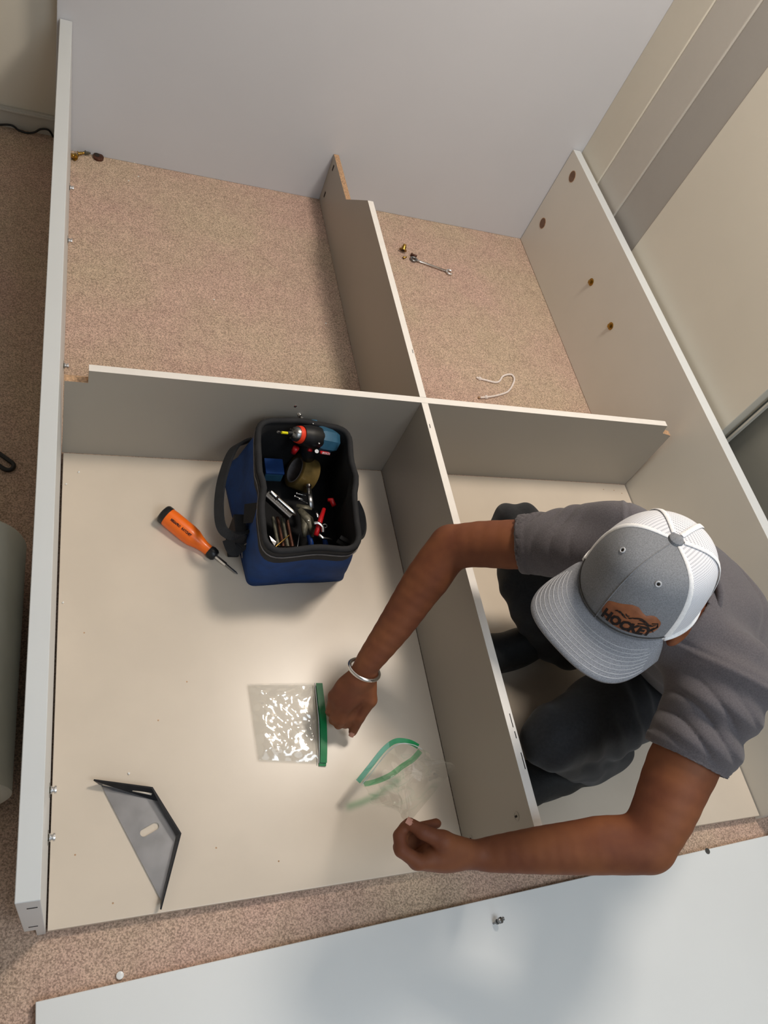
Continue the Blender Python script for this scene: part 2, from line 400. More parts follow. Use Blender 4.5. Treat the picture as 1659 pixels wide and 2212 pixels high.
# ---------------------------------------------------------------- the wall-bed cabinet lying on its back
cab = root('cabinet_frame', (.84, 1.1, 0), 'unfinished cream laminate cabinet frame lying on its back on the pink carpet', 'cabinet')
def left_shear(o):
    for v in o.data.vertices:
        p = v.co + Vector(base_of(o)); v.co.x += -.021*p.z - .0045*p.y/2.25
    o.data.update()
sp = prism('side_panel', [(-.0318, .082), (-.0318, .4055), (0, .4055), (0, .0015), (-.0145, .0015), (-.0145, .082)], 'Y', 0, 2.246, M['rail'], cab, .0010); left_shear(sp)
sp['label'] = 'left side panel with a pale edge, double thickness, nearest the camera'
# cam bolts and their recessed washers on the inner face of the left panel
def side_bolt(y, z, r=.0075, L=.012):
    x = -.021*z-.0045*y/2.25
    lathe('washer', (x-.001, y, z), (x+1, y, z), [(0, .004), (0, r*1.75), (.0016, r*1.75), (.0016, .003)], M['dsteel'], sp, 20)
    lathe('bolt', (x, y, z), (x+1, y, z), [(0, .0045), (.002, r), (.0045, r), (.005, r*.7), (L-.004, r*.7), (L-.003, r), (L, r*.95), (L, .001)], M['chrome'], sp, 18)
for y, z in ((.226, .08), (.144, .08), (1.954, .08), (1.722, .08), (1.256, .08)): side_bolt(y, z)
for y, z in ((-.0006, .345), (-.0006, .135)):
    box('slot', (-.026, y-.0002, z-.0015), (-.012, y+.001, z+.0015), M['hole'], sp, 0)
rp = box('side_panel', (1.6808, .0, .0015), (1.713, 2.246, .4055), M['lamr'], cab, .0012)
rp['label'] = 'right side panel with two finger holes near the back wall'
rpm = rp.data; rpm.materials.append(M['rail'])
for p in rpm.polygons:
    if p.normal.z > .9: p.material_index = 1
for y, z in ((2.164, .351), (2.171, .139)):
    lathe('hole_rim', (1.6804, y, z), (1.6, y, z), [(0, .0205), (.0006, .0205), (.0006, .0185), (-.004, .0185)], M['raw'], rp, 28)
    lathe('hole', (1.6809, y, z), (1.6, y, z), [(0, .001), (.0011, .0185), (.0011, .001)], M['holeb'], rp, 28)
for y, z in ((1.741, .233), (1.531, .231)):
    lathe('washer', (1.6809, y, z), (1.6, y, z), [(0, .004), (0, .013), (.002, .013), (.0024, .009)], M['brass'], rp, 20)
    lathe('bolt', (1.6805, y, z), (1.6, y, z), [(0, .006), (.004, .0078), (.009, .0078), (.0105, .005), (.0105, .001)], M['brass'], rp, 6)
H = .32; ZB = .0235
def banded(name, pts, axis, c0, c1, raws, topi, parent=cab):
    """laminate panel; edges in raws show raw particle board, edges in topi the cream edging"""
    mi = [2 if i in raws else (1 if i in topi else 0) for i in range(len(pts))]
    return prism(name, pts, axis, c0, c1, [M['lam'], M['edge'], M['raw']], parent, 0, mi)
# long cross shelf (polygon in x, z)
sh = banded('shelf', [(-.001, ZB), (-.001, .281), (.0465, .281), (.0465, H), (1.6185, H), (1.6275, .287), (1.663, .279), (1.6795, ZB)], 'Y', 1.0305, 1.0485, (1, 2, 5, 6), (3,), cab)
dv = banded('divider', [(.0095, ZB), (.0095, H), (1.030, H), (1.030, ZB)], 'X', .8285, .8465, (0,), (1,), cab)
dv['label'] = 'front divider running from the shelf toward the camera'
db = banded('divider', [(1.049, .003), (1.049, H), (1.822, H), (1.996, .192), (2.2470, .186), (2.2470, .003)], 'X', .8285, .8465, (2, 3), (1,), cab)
db['label'] = 'rear divider with a raw notched end against the back wall'
def cam_mark(parent, x, y, z, r, sx=-1):
    lathe('cam_cover', (x+sx*-.0004, y, z), (x+sx, y, z), [(0, r), (.0011, r), (.0011, r*.8), (.0007, r*.8), (.0007, r*.25), (.0012, r*.2), (.0012, .0005)], M['lam'], parent, 20)
    box('cam_slot', (x-.0012, y-.002, z-r*.5), (x-.0009, y+.002, z+r*.35), M['hole'], parent, 0)
cam_mark(dv, .8283, .044, .268, .009); cam_mark(dv, .8283, .044, .063, .008)
for y, z in ((2.209, .158), (2.205, .054)): box('cam_slot', (.8274, y-.004, z-.010), (.8286, y+.004, z+.010), M['hole'], db, 0)
for y0, y1, x in ((.20, .228, .8405), (.178, .192, .8412), (.118, .150, .8425), (.95, .962, .8345)): box('pin_slot', (x-.0009, y0, H-.0005), (x+.0009, y1, H+.0004), M['hole'], dv, 0)
box('pin_slot', (.842, 1.20, H-.0005), (.8435, 1.213, H+.0004), M['hole'], db, 0)
b1 = box('back_board', (.0025, .002, .004), (.8275, 1.0295, ZB), M['board'], cab, .0012); b1['label'] = 'beige backing board under the tools'
b2 = box('back_board', (.8475, .004, .004), (1.6775, 1.0295, ZB), M['board'], cab, .0012); b2['label'] = 'beige backing board under the crouching person'
for x, y in ((1.585, 1.006), (1.625, 1.005), (1.652, .995), (.93, 1.012), (.262, .44), (.045, .12), (.30, .10), (.20, .36), (.055, .56), (.11, .03), (.42, .06)):
    lathe('screw_hole', (x, y, ZB+.0004), (x, y, 1), [(-.001, .0017), (0, .0017), (0, .0003)], M['raw'], b1 if x < .83 else b2, 8)
# screw eye on the back face of the divider by the bag
lathe('screw_head', (.515, 1.0306, .265), (.515, 0, .265), [(0, .004), (.002, .0038), (.003, .001)], M['chrome'], sh, 12)

# ---------------------------------------------------------------- loose white panel in the foreground
wp = root('laminate_sheet', (.9, -.4, 0), 'glossy white laminate panel lying loose on carpet in the foreground', 'panel')
c_, s_ = math.cos(R2D(1.93)), math.sin(R2D(1.93))
def rot_wp(x, y): return (-.012+x*c_-y*s_, -.101+x*s_+y*c_)
pts = [rot_wp(0, 0), rot_wp(1.72, 0), rot_wp(1.72, -.62), rot_wp(0, -.62)]
prism('panel_board', pts, 'Z', .002, .0205, M['white'], wp, .001)
bx, by = .858, -.118
lathe('connector_bolt', (bx, by, .0205), (bx+.35, by+.12, 1.0), [(0, .002), (.010, .002), (.010, .0052), (.013, .0052), (.0135, .003), (.019, .003), (.019, .0062), (.024, .0062), (.0255, .004), (.0255, .0005)], M['steel'], wp, 16)
lathe('connector_pin', (bx+.012, by+.004, .0205), (bx+.2, by+.02, .04), [(0, .002), (.012, .002), (.012, .0035), (.0145, .0035), (.0145, .0005)], M['steel'], wp, 12)
for x, sx in ((1.487, .006), (1.37, .005)):
    X, Y = rot_wp(x, -.004); lathe('cam_lock', (X, Y, .0200), (X, Y, 1), [(0, sx*1.2), (.0009, sx*1.2), (.0011, sx), (.0006, sx*.4), (.0006, .0003)], M['steel'], wp, 12)
X, Y = rot_wp(.135, .012); lathe('dowel_cap', (X, Y, .002), (X, Y, 1), [(0, .0065), (.002, .0065), (.003, .004), (.003, .0005)], M['white'], wp, 14)

# ---------------------------------------------------------------- the person
cF = np.array([-.902, -.427, -.068]); cU = np.array([-.135, .129, .982]); cF /= np.linalg.norm(cF); cU -= cF*(cU@cF); cU /= np.linalg.norm(cU); cL = np.cross(cU, cF)
CO = np.array([.840, .271, .782])
def hd(f, l, u): return CO+cF*f+cL*l+cU*u
HAX = np.array([cF, cL, cU])
per = root('person', (1.25, .33, ZB), 'crouching person in grey t-shirt, dark trousers and grey white-mesh cap, both arms reaching down', 'person')
RS = np.array([.990, .455, .625]); RE = np.array([.745, .548, .425]); RW = np.array((0.6031, 0.3890, 0.2000))
LS = np.array([1.095, .165, .630]); LE = np.array([.958, -.054, .455]); LW = np.array((0.7133, -0.0191, 0.3120))
NK = np.array([1.035, .315, .64]); CH = np.array([1.215, .345, .50]); PV = np.array([1.415, .365, .215])
SD = (NK-PV)/np.linalg.norm(NK-PV); LN = (RS-LS)/np.linalg.norm(RS-LS); LN -= SD*(LN@SD); LN /= np.linalg.norm(LN); BN = np.cross(LN, SD)
if BN[0] < 0: BN = -BN
TAX = np.array([SD, LN, BN])
hR = dict(hip=np.array([1.33, .435, .215]), knee=np.array([.950, .625, .372]), ank=np.array([1.140, .482, .105]))
hL = dict(hip=np.array([1.33, .285, .215]), knee=np.array([.925, .172, .315]), ank=np.array([1.150, .160, .105]))
body = Field((.50, -.16, .02), (1.62, .78, .93), .0032)
# trunk and legs, kept inside the clothes
body.ell(CH, TAX, (.20, .165, .105), .03); body.ell(PV, TAX, (.13, .145, .11), .05); body.cone(CH+SD*.08, NK, .10, .07, .04, LN, 1.35)
for S_ in (RS, LS): body.cone(NK-SD*.05, S_, .06, .052, .03)
for h in (hR, hL):
    body.cone(h['hip'], h['knee'], .072, .052, .03); body.cone(h['knee'], h['ank'], .048, .034, .02)
    body.cone(h['ank'], h['ank']+np.array([-.10, 0, -.045]), .032, .026, .015)
# neck and head
body.cone(NK-np.array([0, 0, .02]), hd(-.03, 0, -.05), .058, .056, .03)
body.ell(hd(-.005, 0, .015), HAX, (.096, .076, .085), .02); body.ell(hd(.022, 0, -.055), HAX, (.068, .060, .075), .02)
body.cone(hd(.072, 0, -.118), hd(.066, 0, -.10), .020, .026, .02)                     # chin
for s in (1, -1):
    body.cone(hd(-.01, .060*s, -.07), hd(.062, .022*s, -.112), .018, .020, .02)        # jaw
    body.ell(hd(.068, .036*s, -.042), HAX, (.022, .022, .018), .012)                   # cheek
    body.cone(hd(.086, .006*s, .006), hd(.078, .046*s, .002), .010, .010, .010)        # brow
    body.ell(hd(.092, .030*s, -.014), HAX, (.016, .016, .010), .0, neg=True)           # eye socket
    body.ell(hd(.077, .030*s, -.014), HAX, (.0135, .017, .0125), .003)                 # lid
    body.ell(hd(.107, .011*s, -.052), HAX, (.010, .008, .007), .005)                   # nostril wing
    body.ell(hd(-.018, .086*s, -.030), np.array([cF, cL, cU]), (.020, .011, .032), .004)  # ear
    body.ell(hd(-.010, .096*s, -.028), np.array([cF, cL, cU]), (.009, .006, .016), .0, neg=True)
body.cone(hd(.090, 0, -.004), hd(.114, 0, -.047), .008, .012, .010)                    # nose
body.cone(hd(.094, -.018, -.078), hd(.094, .018, -.078), .006, .006, .008); body.cone(hd(.092, -.014, -.088), hd(.092, .014, -.088), .007, .007, .006)
# arms
def arm(S_, E_, W_, rs, re, rf, rw, wn, belly):
    ua = S_*.45+E_*.55; P_ = spline([S_, ua, E_*.97+S_*.03, E_*.72+W_*.28+np.array(belly), E_*.35+W_*.65, W_], 5); n_ = len(P_)
    R_ = np.interp(np.linspace(0, 5, n_), [0, 1, 2, 3, 4, 5], [rs, rs*.97, re, rf, rf*.52+rw*.52, rw])
    body.cone(P_[0], P_[1], R_[0], R_[1], .02)
    for i in range(1, n_-1): body.cone(P_[i], P_[i+1], R_[i], R_[i+1], .003)
    o_ = E_+(E_-(S_+W_)/2)/np.linalg.norm(E_-(S_+W_)/2)*re*.42; body.ell(o_, np.eye(3), (re*.66,)*3, .02)
arm(RS, RE, RW, .052, .044, .0455, .0255, (1, 0, .2), (.0, .006, .004))
arm(LS, LE, LW, .061, .049, .0475, .027, (0, 1, .35), (0, .0, -.002))
def chain(P, R, k=.004):
    for i in range(len(P)-1): body.cone(P[i], P[i+1], R[i], R[i+1], k)
# right hand: palm down, fingers curled to the floor, thumb on the camera-right side
RP = np.array((0.5776, 0.3536, 0.1520))
rm = [np.array((0.5962, 0.3385, 0.1260)), np.array((0.5769, 0.3306, 0.1260)), np.array((0.5601, 0.3385, 0.1240)), np.array((0.5491, 0.3545, 0.1240))]
for q, r in zip(rm, (.0135, .0135, .013, .012)): body.cone(RW+(q-RW)*.22, q, .017, r, .010)
body.ell(RP, [list(v) for v in frame(RW-RP)], (.040, .034, .017), .01)
chain([rm[0], np.array((0.5878, 0.3145, 0.0940)), np.array((0.5874, 0.3103, 0.0700)), np.array((0.5930, 0.3113, 0.0500))], (.0125, .0108, .0092, .0080))
chain([rm[1], np.array((0.5698, 0.3103, 0.0920)), np.array((0.5714, 0.3087, 0.0660)), np.array((0.5843, 0.3164, 0.0460))], (.0125, .0108, .0094, .0082))
chain([rm[2], np.array((0.5587, 0.3186, 0.0880)), np.array((0.5611, 0.3203, 0.0640)), np.array((0.5749, 0.3254, 0.0460))], (.0122, .0104, .0090, .0078))
chain([rm[3], np.array((0.5504, 0.3368, 0.0900)), np.array((0.5534, 0.3374, 0.0700)), np.array((0.5640, 0.3401, 0.0540))], (.0112, .0095, .0082, .0070))
RT = [np.array((0.6200, 0.3704, 0.1720)), np.array((0.6245, 0.3355, 0.1380)), np.array((0.6094, 0.3116, 0.0980)), np.array((0.6046, 0.2934, 0.0580))]
body.cone(RW+(RT[0]-RW)*.5, RT[1], .019, .0155, .012); body.cone(RP, RT[1], .011, .012, .008); chain(RT[1:], (.0150, .0120, .0098), .005)
# left hand: thumb side up, fingers curled round to hold the clear bag
LP = np.array((0.6418, -0.0091, 0.3120))
lm_ = [np.array((0.5820, -0.0156, 0.3250)), np.array((0.5892, -0.0127, 0.3030)), np.array((0.6048, -0.0096, 0.2820)), np.array((0.6255, -0.0058, 0.2630))]
for q, r in zip(lm_, (.0138, .0138, .0132, .012)): body.cone(LW+(q-LW)*.2, q, .018, r, .010)
body.ell(LP, [list(v) for v in frame(LW-LP)], (.048, .028, .034), .014); body.cone(np.array((0.6696, -0.0043, 0.3000)), np.array((0.6074, -0.0061, 0.2950)), .024, .017, .012)
chain([lm_[0], np.array((0.5507, 0.0058, 0.3350)), np.array((0.5512, 0.0284, 0.3370)), np.array((0.5650, 0.0424, 0.3380))], (.0135, .0120, .0104, .0092))
chain([lm_[1], np.array((0.5620, 0.0143, 0.3060)), np.array((0.5752, 0.0392, 0.3040)), np.array((0.6038, 0.0446, 0.3030))], (.0135, .0120, .0106, .0094))
chain([lm_[2], np.array((0.5795, 0.0225, 0.2840)), np.array((0.6087, 0.0449, 0.2800)), np.array((0.6525, 0.0486, 0.2800))], (.0130, .0116, .0104, .0094))
body.cone(np.array((0.6232, 0.0141, 0.2750)), np.array((0.5995, 0.0239, 0.2800)), .017, .012, .008)
chain([lm_[3], np.array((0.5998, 0.0207, 0.2640)), np.array((0.6234, 0.0361, 0.2600)), np.array((0.6543, 0.0360, 0.2580))], (.0112, .0094, .0082, .0072))
LT = [np.array((0.6776, -0.0113, 0.3320)), np.array((0.6244, 0.0078, 0.3500)), np.array((0.5884, 0.0276, 0.3520)), np.array((0.5689, 0.0442, 0.3490))]
body.cone(LW+(LT[0]-LW)*.4, LT[1], .020, .0165, .012); body.cone(LP, LT[1], .018, .015, .012); chain(LT[1:], (.0158, .0125, .0100), .005)
V, Q = body.mesh(); V = relax(V, Q, 3, .5)
skin = link('body', V, Q, M['skin'], per, True); del body
def nail(p, d, up, r):
    d = np.array(d, float); d /= np.linalg.norm(d); up = np.array(up, float); up -= d*(up@d); up /= np.linalg.norm(up); s = np.cross(d, up); VV = []; FF = []
    c = np.array(p)+up*r*.80
    for j in range(5):
        for i in range(5):
            a = (i-2)/2*.75; VV.append(c+d*(j-2)/2*r*.75+s*math.sin(a)*r*.9+up*(math.cos(a)-1)*r*.9+up*.0022)
    for j in range(4):
        for i in range(4): FF.append([j*5+i, j*5+i+1, (j+1)*5+i+1, (j+1)*5+i])
    link('nail', VV, FF, M['palm'], per, True)
camp = np.array([0, -.17, 1.65])
nail(RT[3], RT[3]-RT[2], camp-RT[3], .0095); nail(LT[3], LT[3]-LT[2], camp-LT[3]+np.array([0, .6, 0]), .0098)
# trousers
tr = Field((.78, -.02, .02), (1.64, .80, .56), .0050)
tr.ell(PV+np.array([0, 0, .01]), TAX, (.165, .175, .142), .04)
tr.ell(PV+SD*.12, TAX, (.12, .16, .125), .04)
for h, sx in ((hR, 1), (hL, -1)):
    m = h['hip']*.45+h['knee']*.55
    tr.cone(h['hip'], m, .098, .084, .03); tr.cone(m, h['knee'], .084, .062, .03)
    c1 = h['knee']*.25+h['ank']*.75
    tr.cone(h['knee'], c1, .064 if sx > 0 else .056, .060 if sx > 0 else .052, .015); tr.cone(c1, h['ank'], .060 if sx > 0 else .052, .055 if sx > 0 else .049, .01)
tr.cone((1.03, .565, .25), (1.20, .462, .115), .066, .072, .03); tr.cone((1.06, .19, .22), (1.20, .19, .12), .058, .064, .03)
V, Q = tr.mesh(); V = relax(V, Q, 2, .5); Nn = tr.normals(V)
w = 1.6*np.sin(V[:, 0]*9+V[:, 2]*7)+1.2*np.sin(V[:, 1]*13)
f = .0042*np.sin(V[:, 0]*82+V[:, 1]*34+V[:, 2]*46+2*w)*np.clip(.4+.8*np.sin(V[:, 0]*21-V[:, 1]*17), 0, 1)+.0016*np.sin(V[:, 1]*120-V[:, 0]*40+2*w)
V = V+Nn*f[:, None]; V[:, 2] = np.maximum(V[:, 2], ZB+.004)
link('trousers', V, Q, M['trous'], per, True); del tr
# shoes
def shoe(h, d):
    d = np.array(d, float); d /= np.linalg.norm(d); a = h['ank']; side = np.cross([0, 0, 1], d); heel = np.array([a[0], a[1], ZB])-d*.045; toe = heel+d*.255
    F_ = Field(np.minimum(heel, toe)-.09, np.maximum(heel, toe)+np.array([.09, .09, .16]), .004)
    u = np.array([0, 0, 1.])
    F_.cone(heel+u*.040, heel+d*.10+u*.040, .038, .042, .02, u, 1.0); F_.cone(heel+d*.10+u*.040, toe-d*.045+u*.034, .043, .046, .02, side, 1.02)
    F_.ell(toe-d*.05+u*.036, np.array([d, side, u]), (.058, .050, .036), .02)
    F_.cone(heel+d*.015+u*.05, heel+d*.02+u*.105, .042, .040, .02); F_.cone(heel+d*.06+u*.075, heel+d*.15+u*.05, .030, .026, .02)
    F_.plane_cut((0, 0, ZB+.016), (0, 0, -1)); V, Q = F_.mesh(); V = relax(V, Q, 2, .5)
    s = link('shoe', V, Q, M['shoe'], per, True)
    out = []
    for i in range(40):
        t = 2*math.pi*i/40; c, sn = math.cos(t), math.sin(t); L = .136 if c > 0 else .118
        wv = .051-.010*(1-c)/2; out.append((heel+d*(.118+L*c)+side*wv*np.sign(sn)*abs(sn)**.8)[:2])
    o = prism('sole', [tuple(p) for p in out], 'Z', ZB+.0005, ZB+.022, M['sole'], s, .002)
    for i in range(5):
        c = heel+d*(.085+.018*i)+u*(.088-.0075*i); tube('lace', [c-side*.024, c+u*.006, c+side*.024], .0022, M['greyf'], s, 6)
    return s
shoe(hR, (-1, -.16, 0)); shoe(hL, (-1, -.12, 0))
# t-shirt: trunk and two short, hollow sleeves
st = Field((.80, -.10, .16), (1.68, .72, .78), .0042)
st.ell(CH+BN*-.004, TAX, (.228, .198, .134), .03); st.ell(CH+SD*-.13+BN*.0, TAX, (.17, .195, .142), .05)
st.cone(CH+SD*.06+BN*-.005, NK-SD*.01, .115, .082, .05, LN, 1.45)
st.cone(NK-SD*.04, RS, .076, .070, .04); st.cone(NK-SD*.04, LS, .078, .078, .04)
def sleeve(S_, E_, frac, r0, r1, hole):
    d = (E_-S_)/np.linalg.norm(E_-S_); e = S_+(E_-S_)*frac
    st.cone(S_, e+d*.03, r0, r1, .03)
    return d, e
dR, eR = sleeve(RS, RE, .585, .072, .056, .055); dL, eL = sleeve(LS, LE, .50, .083, .072, .06)
# cut the sleeve ends flat and open them around the arm
def cutend(e, d, rr):
    sl, X, Y, Z = st.sub(e-.12, e+.12, .02)
    pl = (X-e[0])*d[0]+(Y-e[1])*d[1]+(Z-e[2])*d[2]
    rad = np.sqrt(np.maximum((X-e[0])**2+(Y-e[1])**2+(Z-e[2])**2-pl*pl, 0))
    near = rad < .125
    st.d[sl] = np.where(near & (pl > -.05), np.maximum(st.d[sl], pl), st.d[sl])
    tubein = np.maximum(rad-rr, -(pl+.05)); st.d[sl] = np.maximum(st.d[sl], -tubein)
cutend(eR, dR, .0525); cutend(eL, dL, .0660)
st.cone(hd(-.03, 0, -.075), NK+np.array([.0, 0, .02]), .064, .0625, 0, neg=True)
V, Q = st.mesh(); V = relax(V, Q, 2, .5); Nn = st.normals(V)
def folds(V):
    f = np.zeros(len(V))
    for e, d, S_, am in ((eR, dR, RS, .0060), (eL, dL, LS, .0095)):
        s = (V-e)@d; r = V-e-s[:, None]*d; rr = np.linalg.norm(r, axis=1); a = np.arctan2(r@np.cross(d, [0, 0, 1.]), r[:, 2]-d[2]*0)
        m = np.clip((-s-.012)/.02, 0, 1)*np.clip((.15+s)/.05, 0, 1)*(rr < .13)
        ph = (s-.028*np.cos(a+1.0)+.012*np.sin(2*a))*2*math.pi/.036
        f += am*m*(np.abs(np.sin(ph/2))**.6-.6)*(.55+.45*np.sin(a*1.5+1))
        f += .0016*((s > -.016) & (s < .003) & (rr < .13))                      # hem band
    w = 1.4*np.sin(V[:, 0]*11+V[:, 1]*5)+1.2*np.sin(V[:, 1]*9+V[:, 2]*8)
    f += .0055*np.sin(V@np.array([18., 48., 26.])+2*w)*np.clip(np.sin(V@np.array([9., -13., 7.])+1.3)+.3, 0, 1)
    # long drapes across the back and a tuck below the collar
    u_ = (V-CH)@SD; v_ = (V-CH)@LN; bk = np.clip((V-CH)@BN/.05, 0, 1)
    f -= .0065*bk*np.exp(-((u_-.10+.35*v_)/.012)**2)*np.clip(1-abs(v_)/.2, 0, 1)+.0050*bk*np.exp(-((u_-.02-.5*v_)/.014)**2)+.0055*bk*np.exp(-((v_+.11+.25*u_)/.010)**2)
    # raised shoulder seams
    for S_, E_, d in ((RS, RE, dR), (LS, LE, dL)):
        s = (V-S_)@d+.012; f += .0022*np.exp(-(s/.004)**2)*(np.linalg.norm(V-S_, axis=1) < .15)
        f -= .0020*np.exp(-((s+.008)/.003)**2)*(np.linalg.norm(V-S_, axis=1) < .15)
    return f
V = V+Nn*folds(V)[:, None]
link('shirt', V, Q, M['shirt'], per, True); del st
ca = hd(-.03, 0, -.055)-NK; ca /= np.linalg.norm(ca); _, cu_, cv_ = frame(ca); cc_ = NK+np.array([.002, 0, .030])
tube('collar', [cc_+(cu_*math.cos(t)+cv_*math.sin(t))*.0665 for t in np.linspace(0, 2*math.pi, 41)[:-1]], .0065, M['shirt'], per, 8, closed=True)
# hair at back and sides, eyes, lips
hf = Field(hd(0, 0, 0)-.14, hd(0, 0, 0)+.13, .004)
hf.ell(hd(-.008, 0, .012), HAX, (.099, .0795, .088), 0); hf.ell(hd(-.035, 0, -.045), HAX, (.062, .066, .055), .01)
hf.plane_cut(hd(.025, 0, 0), cF); hf.plane_cut(hd(0, 0, -.07), -cU); V, Q = hf.mesh(); link('hair', relax(V, Q, 2), Q, M['hair'], per, True)
for s in (1, -1):
    e = lathe('eye', hd(.074, .030*s, -.014)-cF*.006, hd(.2, .030*s, -.014), [(0, .004), (.006, .0105), (.012, .0095), (.0165, .006), (.018, .0005)], M['eyew'], per, 16)
    lathe('iris', hd(.0855, .030*s, -.014), hd(.2, .030*s, -.014), [(0, .0045), (.0012, .004), (.0014, .0005)], M['hair'], e, 12)
tube('lips', [hd(.098, -.020, -.083), hd(.103, -.008, -.081), hd(.104, 0, -.083), hd(.103, .008, -.081), hd(.098, .020, -.083)], [.002, .004, .0045, .004, .002], M['lip'], per, 8)
# silver bangle
ax = (RE-RW)/np.linalg.norm(RE-RW); bc = RW-ax*.012+np.array([.004, .001, 0]); ax2 = ax+np.array([-.25, .0, .25]); ax2 /= np.linalg.norm(ax2); _, bu, bv = frame(ax2)
P = [bc+(.0335*math.cos(t)*bu+.0335*math.sin(t)*bv) for t in np.linspace(0, 2*math.pi, 49)[:-1]]
tube('bangle', P, .0044, M['chrome'], per, 10, closed=True)

# ---------------------------------------------------------------- cap (part of the person)
AF, AB, AL, HC = .112, .104, .090, .122
def crown(th, t, off=0.):
    """th azimuth from the front, t 0 at the rim .. 1 at the button"""
    a = AF if math.cos(th) > 0 else AB
    pr = (1-t**2.15)**.56 if t < 1 else 0
    hgt = HC*(.02+.98*math.sin(t*math.pi/2)**.92)
    fr = max(0, math.cos(th))
    r = 1+.02*fr*math.sin(math.pi*t)
    p = hd(a*math.cos(th)*pr*r, AL*math.sin(th)*pr*r, hgt)
    if off:
        n = cF*(math.cos(th)*pr/a)+cL*(math.sin(th)*pr/AL)+cU*(t/HC+.001); p = p+n/np.linalg.norm(n)*off
    return p
def crown_patch(name, th0, th1, m, parent, nth, nt=26, off=0., t0=0, t1=.995):
    V = []; F = []; UV = []; tm = (th0+th1)/2; pm = crown(tm, .5); e1 = crown(tm+.05, .5)-crown(tm-.05, .5); e2 = crown(tm, .6)-crown(tm, .4); e1 /= np.linalg.norm(e1); e2 /= np.linalg.norm(e2)
    for j in range(nt+1):
        t = t0+(t1-t0)*j/nt
        for i in range(nth+1):
            th = th0+(th1-th0)*i/nth; V.append(crown(th, t, off)); UV.append(((V[-1]-pm)@e1/.0027, (V[-1]-pm)@e2/.0027))
    for j in range(nt):
        for i in range(nth):
            a = j*(nth+1)+i; F.append([a, a+1, a+nth+2, a+nth+1])
    return link(name, V, F, m, parent, True, uv=UV)
FR = R2D(66)
cap = crown_patch('cap', -FR, FR, M['capg'], per, 44); cap['label'] = 'trucker cap with grey front and white mesh back'
for a, b in ((FR, R2D(123)), (R2D(123), math.pi), (math.pi, 2*math.pi-R2D(123)), (2*math.pi-R2D(123), 2*math.pi-FR)):
    crown_patch('mesh_panel', a, b, M['mesh'], cap, 20)
def ridge(name, th, r, m, w=2.2, t0=.0, t1=.988, off=.0006, dth=0):
    P = [crown(th+dth*(1-t), t, off) for t in np.linspace(t0, t1, 26)]
    V = []; F = []
    for i, p in enumerate(P):
        t = t0+(t1-t0)*i/25; n = p-hd(0, 0, .02); n /= np.linalg.norm(n); T = P[min(i+1, 25)]-P[max(i-1, 0)]; s = np.cross(T, n); s /= np.linalg.norm(s)
        ww = r*(1-.45*t)
        for q, h in ((-1, 0), (-.8, .9), (0, 1.2), (.8, .9), (1, 0)): V.append(p+s*q*ww+n*(h*.0011-.0002))
    for i in range(25):
        for k in range(4): F.append([i*5+k, i*5+k+1, (i+1)*5+k+1, (i+1)*5+k])
    return link(name, V, F, m, cap, True)
for th in (FR+.03, R2D(123), math.pi, -R2D(123), -FR-.03): ridge('seam_tape', th, .0058 if abs(th) < 1.3 else .0066, M['capw'], off=.0008 if abs(th) < 1.3 else .0018)
ridge('front_seam', 0, .0010, M['blackf'] if False else M['capg'], off=.0002)
tube('front_seam', [crown(0, t, .0001) for t in np.linspace(.03, .97, 30)], .0006, M['sole'], cap, 6)
P = [crown(th, .015, .001) for th in np.linspace(FR, 2*math.pi-FR, 60)]
tube('rim_tape', P, .0036, M['capw'], cap, 8)
tube('rim_stitching', [crown(th, .035, .0006) for th in np.linspace(-FR, FR, 40)], .0011, M['sole'], cap, 6)
tp = crown(0, 1.0)
lathe('button', tp-cU*.004, tp+cU, [(0, .011), (.004, .0118), (.0075, .0105), (.0098, .006), (.0105, .0005)], M['capg'], cap, 24)
for th, t in ((.52, .66), (-.52, .66)):
    c = crown(th, t, .0); n = crown(th, t, .01)-c; n /= np.linalg.norm(n); _, u, v = frame(n)
    tube('eyelet', [c+n*.0008+(u*math.cos(a)+v*math.sin(a))*.0036 for a in np.linspace(0, 2*math.pi, 21)[:-1]], .0012, M['stitch'], cap, 6, closed=True)
    lathe('eyelet_hole', c-n*.001, c+n, [(0, .0024), (.0018, .0024), (.0018, .0003)], M['hole'], cap, 12)
# brim
BA = R2D(66)
def brim(s, r, z=0.):
    """s -1..1 across, r 0 at the crown .. 1 at the outer edge"""
    th = s*BA; inner = np.array([AF*math.cos(th)*.99, AL*math.sin(th)*.99, .004])
    ph = s*math.pi/2; outer = np.array([.050+.140*max(math.cos(ph), 0)**.62, .098*np.sign(math.sin(ph))*abs(math.sin(ph))**.78, -.012-.022*abs(math.sin(ph))**2])
    p = inner*(1-r)+outer*r; p[2] += .006*math.sin(math.pi*r)
    return hd(p[0], p[1], p[2]+z)
V = []; F = []; ns, nr = 48, 14
for z in (.0015, -.0025):
    for j in range(nr+1):
        for i in range(ns+1): V.append(brim(-1+2*i/ns, j/nr, z))
o2 = (ns+1)*(nr+1)
for j in range(nr):
    for i in range(ns):
        a = j*(ns+1)+i; F.append([a, a+1, a+ns+2, a+ns+1][::-1]); F.append([o2+a, o2+a+1, o2+a+ns+2, o2+a+ns+1])
for i in range(ns): a = nr*(ns+1)+i; F.append([a, a+1, o2+a+1, o2+a][::-1]); F.append([i, i+1, o2+i+1, o2+i])
for j in range(nr):
    a = j*(ns+1); F.append([a, a+ns+1, o2+a+ns+1, o2+a][::-1]); a += ns; F.append([a, a+ns+1, o2+a+ns+1, o2+a])
link('brim', V, F, M['brim'], cap, True)
VV = []; FF = []
